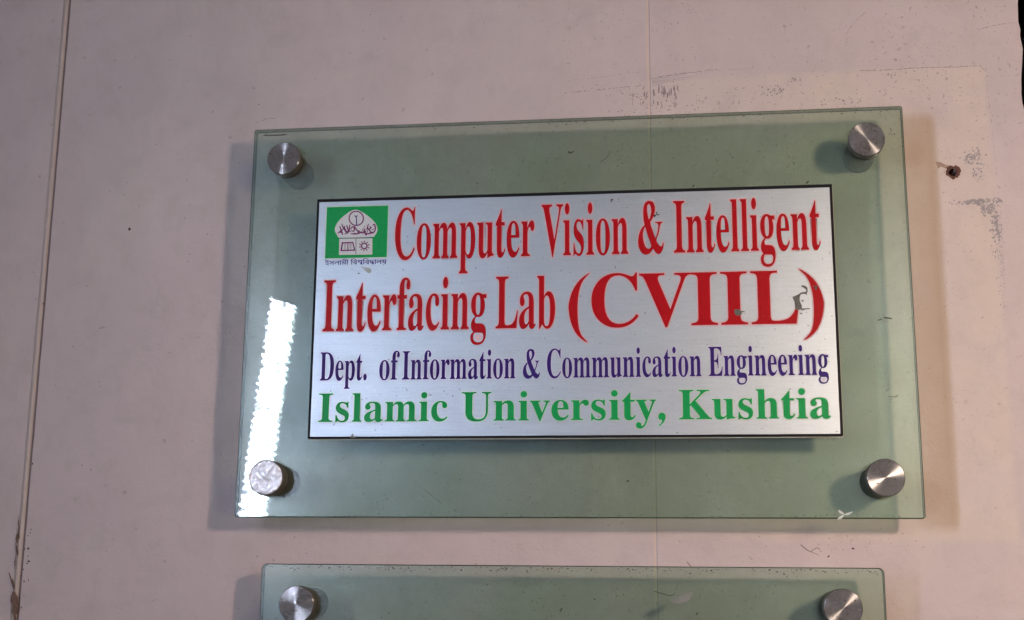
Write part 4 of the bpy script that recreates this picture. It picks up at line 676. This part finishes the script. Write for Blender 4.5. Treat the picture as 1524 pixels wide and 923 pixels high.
def ondirt(parent, hw, ztop, zbot, seed, n_top, dens):
    r = random.Random(seed); it = []
    for _ in range(n_top):
        it.append((r.uniform(-hw, hw) if r.random() < .5 else r.gauss(0, hw * .55), ztop - abs(r.gauss(0, 1.6)) - 1.2, r.uniform(.2, .8), r.uniform(.12, .4), r.uniform(-.3, .3)))
    it = [i for i in it if abs(i[0]) < hw - 2]
    for _ in range(dens):
        it.append((r.uniform(-hw + 3, hw - 3), r.uniform(zbot, ztop - 4), r.uniform(.12, .42), r.uniform(.1, .5), r.uniform(0, 3)))
    return scatter('dirt_speck', it, M['dirt'], parent, -34.02, seed, thick=.03)
ondirt(sign, 225, 137, 84, 51, 170, 60)
it = [(r.uniform(-223, 223), -137 + abs(r.gauss(0, .9)) + .9, r.uniform(.2, .9), .18, 0) for _ in range(60)]
it += [(r.uniform(-223, -178) if r.random() < .4 else r.uniform(178, 223), r.uniform(-132, 110), r.uniform(.12, .35), r.uniform(.1, .45), r.uniform(0, 3)) for _ in range(60)]
it += [(r.uniform(-200, 200), r.uniform(-132, -88), r.uniform(.12, .4), r.uniform(.1, .4), r.uniform(0, 3)) for _ in range(40)]
it += [(38 + x, z, .3, .8, .4) for x, z in ((72, 107), (73.5, 104.8))] + cluster(r, 152, 101, 3, 3, 14, .15, .45) + cluster(r, 218, 118, 1.5, 2.5, 10, .2, .6) + cluster(r, -198, 92, 3, 2, 6, .15, .4)
scatter('dirt_speck', it, M['dirt'], sign, -34.02, 52, thick=.03)
mark('dirt_mark', [stroke([(.2, 112.6), (2.0, 111.5), (4.2, 113.2)], lambda t: 1.1 - .6 * t), stroke([(201.8, -9.6), (204.5, -8.8)], .7), stroke([(205.6, -7.8), (210.8, -8.6)], .8),
     stroke([(206.5, -59.6), (210.5, -59.9), (212, -58.6)], .4), stroke([(29, 112.0), (27, 108), (22, 104)], .3), blob(38.6, -113.2, .7, .5, r), stroke([(84.6, 84.5), (85.6, 86)], .9), stroke([(160, 84.5), (161.5, 86.3)], .9),
     stroke([(-218, 132.6), (-210, 132.0), (-201, 132.5)], .8), blob(-187, 118, .5, .5, r), stroke([(-95, -119), (-84, -128)], .2)], M['dirt'], -34.03)
mark('grease_mark', [blob(96, 108.5, 6, 1.6, r, 12, .3, .05), blob(104, 108.5, 3, 3.2, r, 12, .4)], plain('grease', (.21, .22, .17), .8, var=.3, scale=200), -34.02) if False else None
mark('white_chip', [catmull([(171.5,-131.6),(173.6,-132.6),(175.2,-134.4),(173.6,-134.2),(171.9,-133.2)], 3), catmull([(175.0,-134.6),(177.0,-133.6),(180.4,-132.6),(178.4,-134.4),(176.4,-135.0)], 3),
     catmull([(174.6,-134.6),(174.4,-136.0),(171.8,-138.0),(170.6,-137.4),(172.2,-135.8)], 3)], M['chip'], -34.03)
ondirt(low, 201, 120, 60, 53, 190, 70)
mark('leaf_smear', [catmull([(68, 98.6), (72, 100.5), (78, 103.2), (82.5, 104.6), (81.5, 101.2), (78, 98.0), (72.5, 96.8)], 3)], M['smear'], -34.03, low)
mark('dirt_mark', [stroke([(58, 104.5), (63, 103), (67.5, 101.8), (71, 102.5)], .4), stroke([(-2, 91), (-1, 93.5)], .7), stroke([(84, 90), (85, 91.5)], .8), blob(20, 99, .6, .5, r)], M['dirt'], -34.03, low)

# ---------------------------------------------------------------- the two lamps beside the camera
lamp = empty('light_bar', (-0.500, -0.92, 0.030))
tag(lamp, 'slim cold white light bar mirrored in the left edge of the lettered glass sign', 'lamp')
def lamp_material():
    s = NT('led_diffuser')
    v = s.n('ShaderNodeTexVoronoi', {'Vector': s.map(rot=(0, math.radians(20), 0), sc=(.62, 1, 1)), 'Scale': 120.}, feature='DISTANCE_TO_EDGE').outputs[0]
    st = s.ramp(v, .03, .27, .015, 1.45)
    e = s.n('ShaderNodeEmission', {'Color': (*COOL_COL, 1), 'Strength': s.math('MULTIPLY', st, COOL_RADIANCE)})
    return s.surf(e.outputs[0])
pts = []; H0, H1 = -200, 182
xa = lambda z: z * .118 * W2 / 20          # the bar leans a little
W2 = BAR_HALF
n = int((H1 - H0) / 5.2)
for k in range(n + 1):
    z = H0 + (H1 - H0) * k / n; pts.append((xa(z) + W2 + TEETH * (1 if k % 2 else -1), z))
for k in range(n, -1, -1):
    z = H0 + (H1 - H0) * k / n; pts.append((xa(z) - W2 - TEETH * (1 if k % 2 else -1), z))
me = fill([pts]); me.transform(Matrix.Rotation(math.pi, 4, 'X') @ Matrix.Scale(-1, 4, (0, 0, 1)))
me.flip_normals()
dif = link('diffuser', me, lamp_material(), lamp, (0, .0, 0))
hb = from_bm('housing', rings([[(xa(H0) - W2 - 4, H0 - 4), (xa(H0) + W2 + 4, H0 - 4), (xa(H1) + W2 + 4, H1 + 4), (xa(H1) - W2 - 4, H1 + 4)]] * 2, [-22, -1.5]), M['housing'], lamp)
lamp.rotation_euler = (0, 0, -math.radians(BAR_TURN))
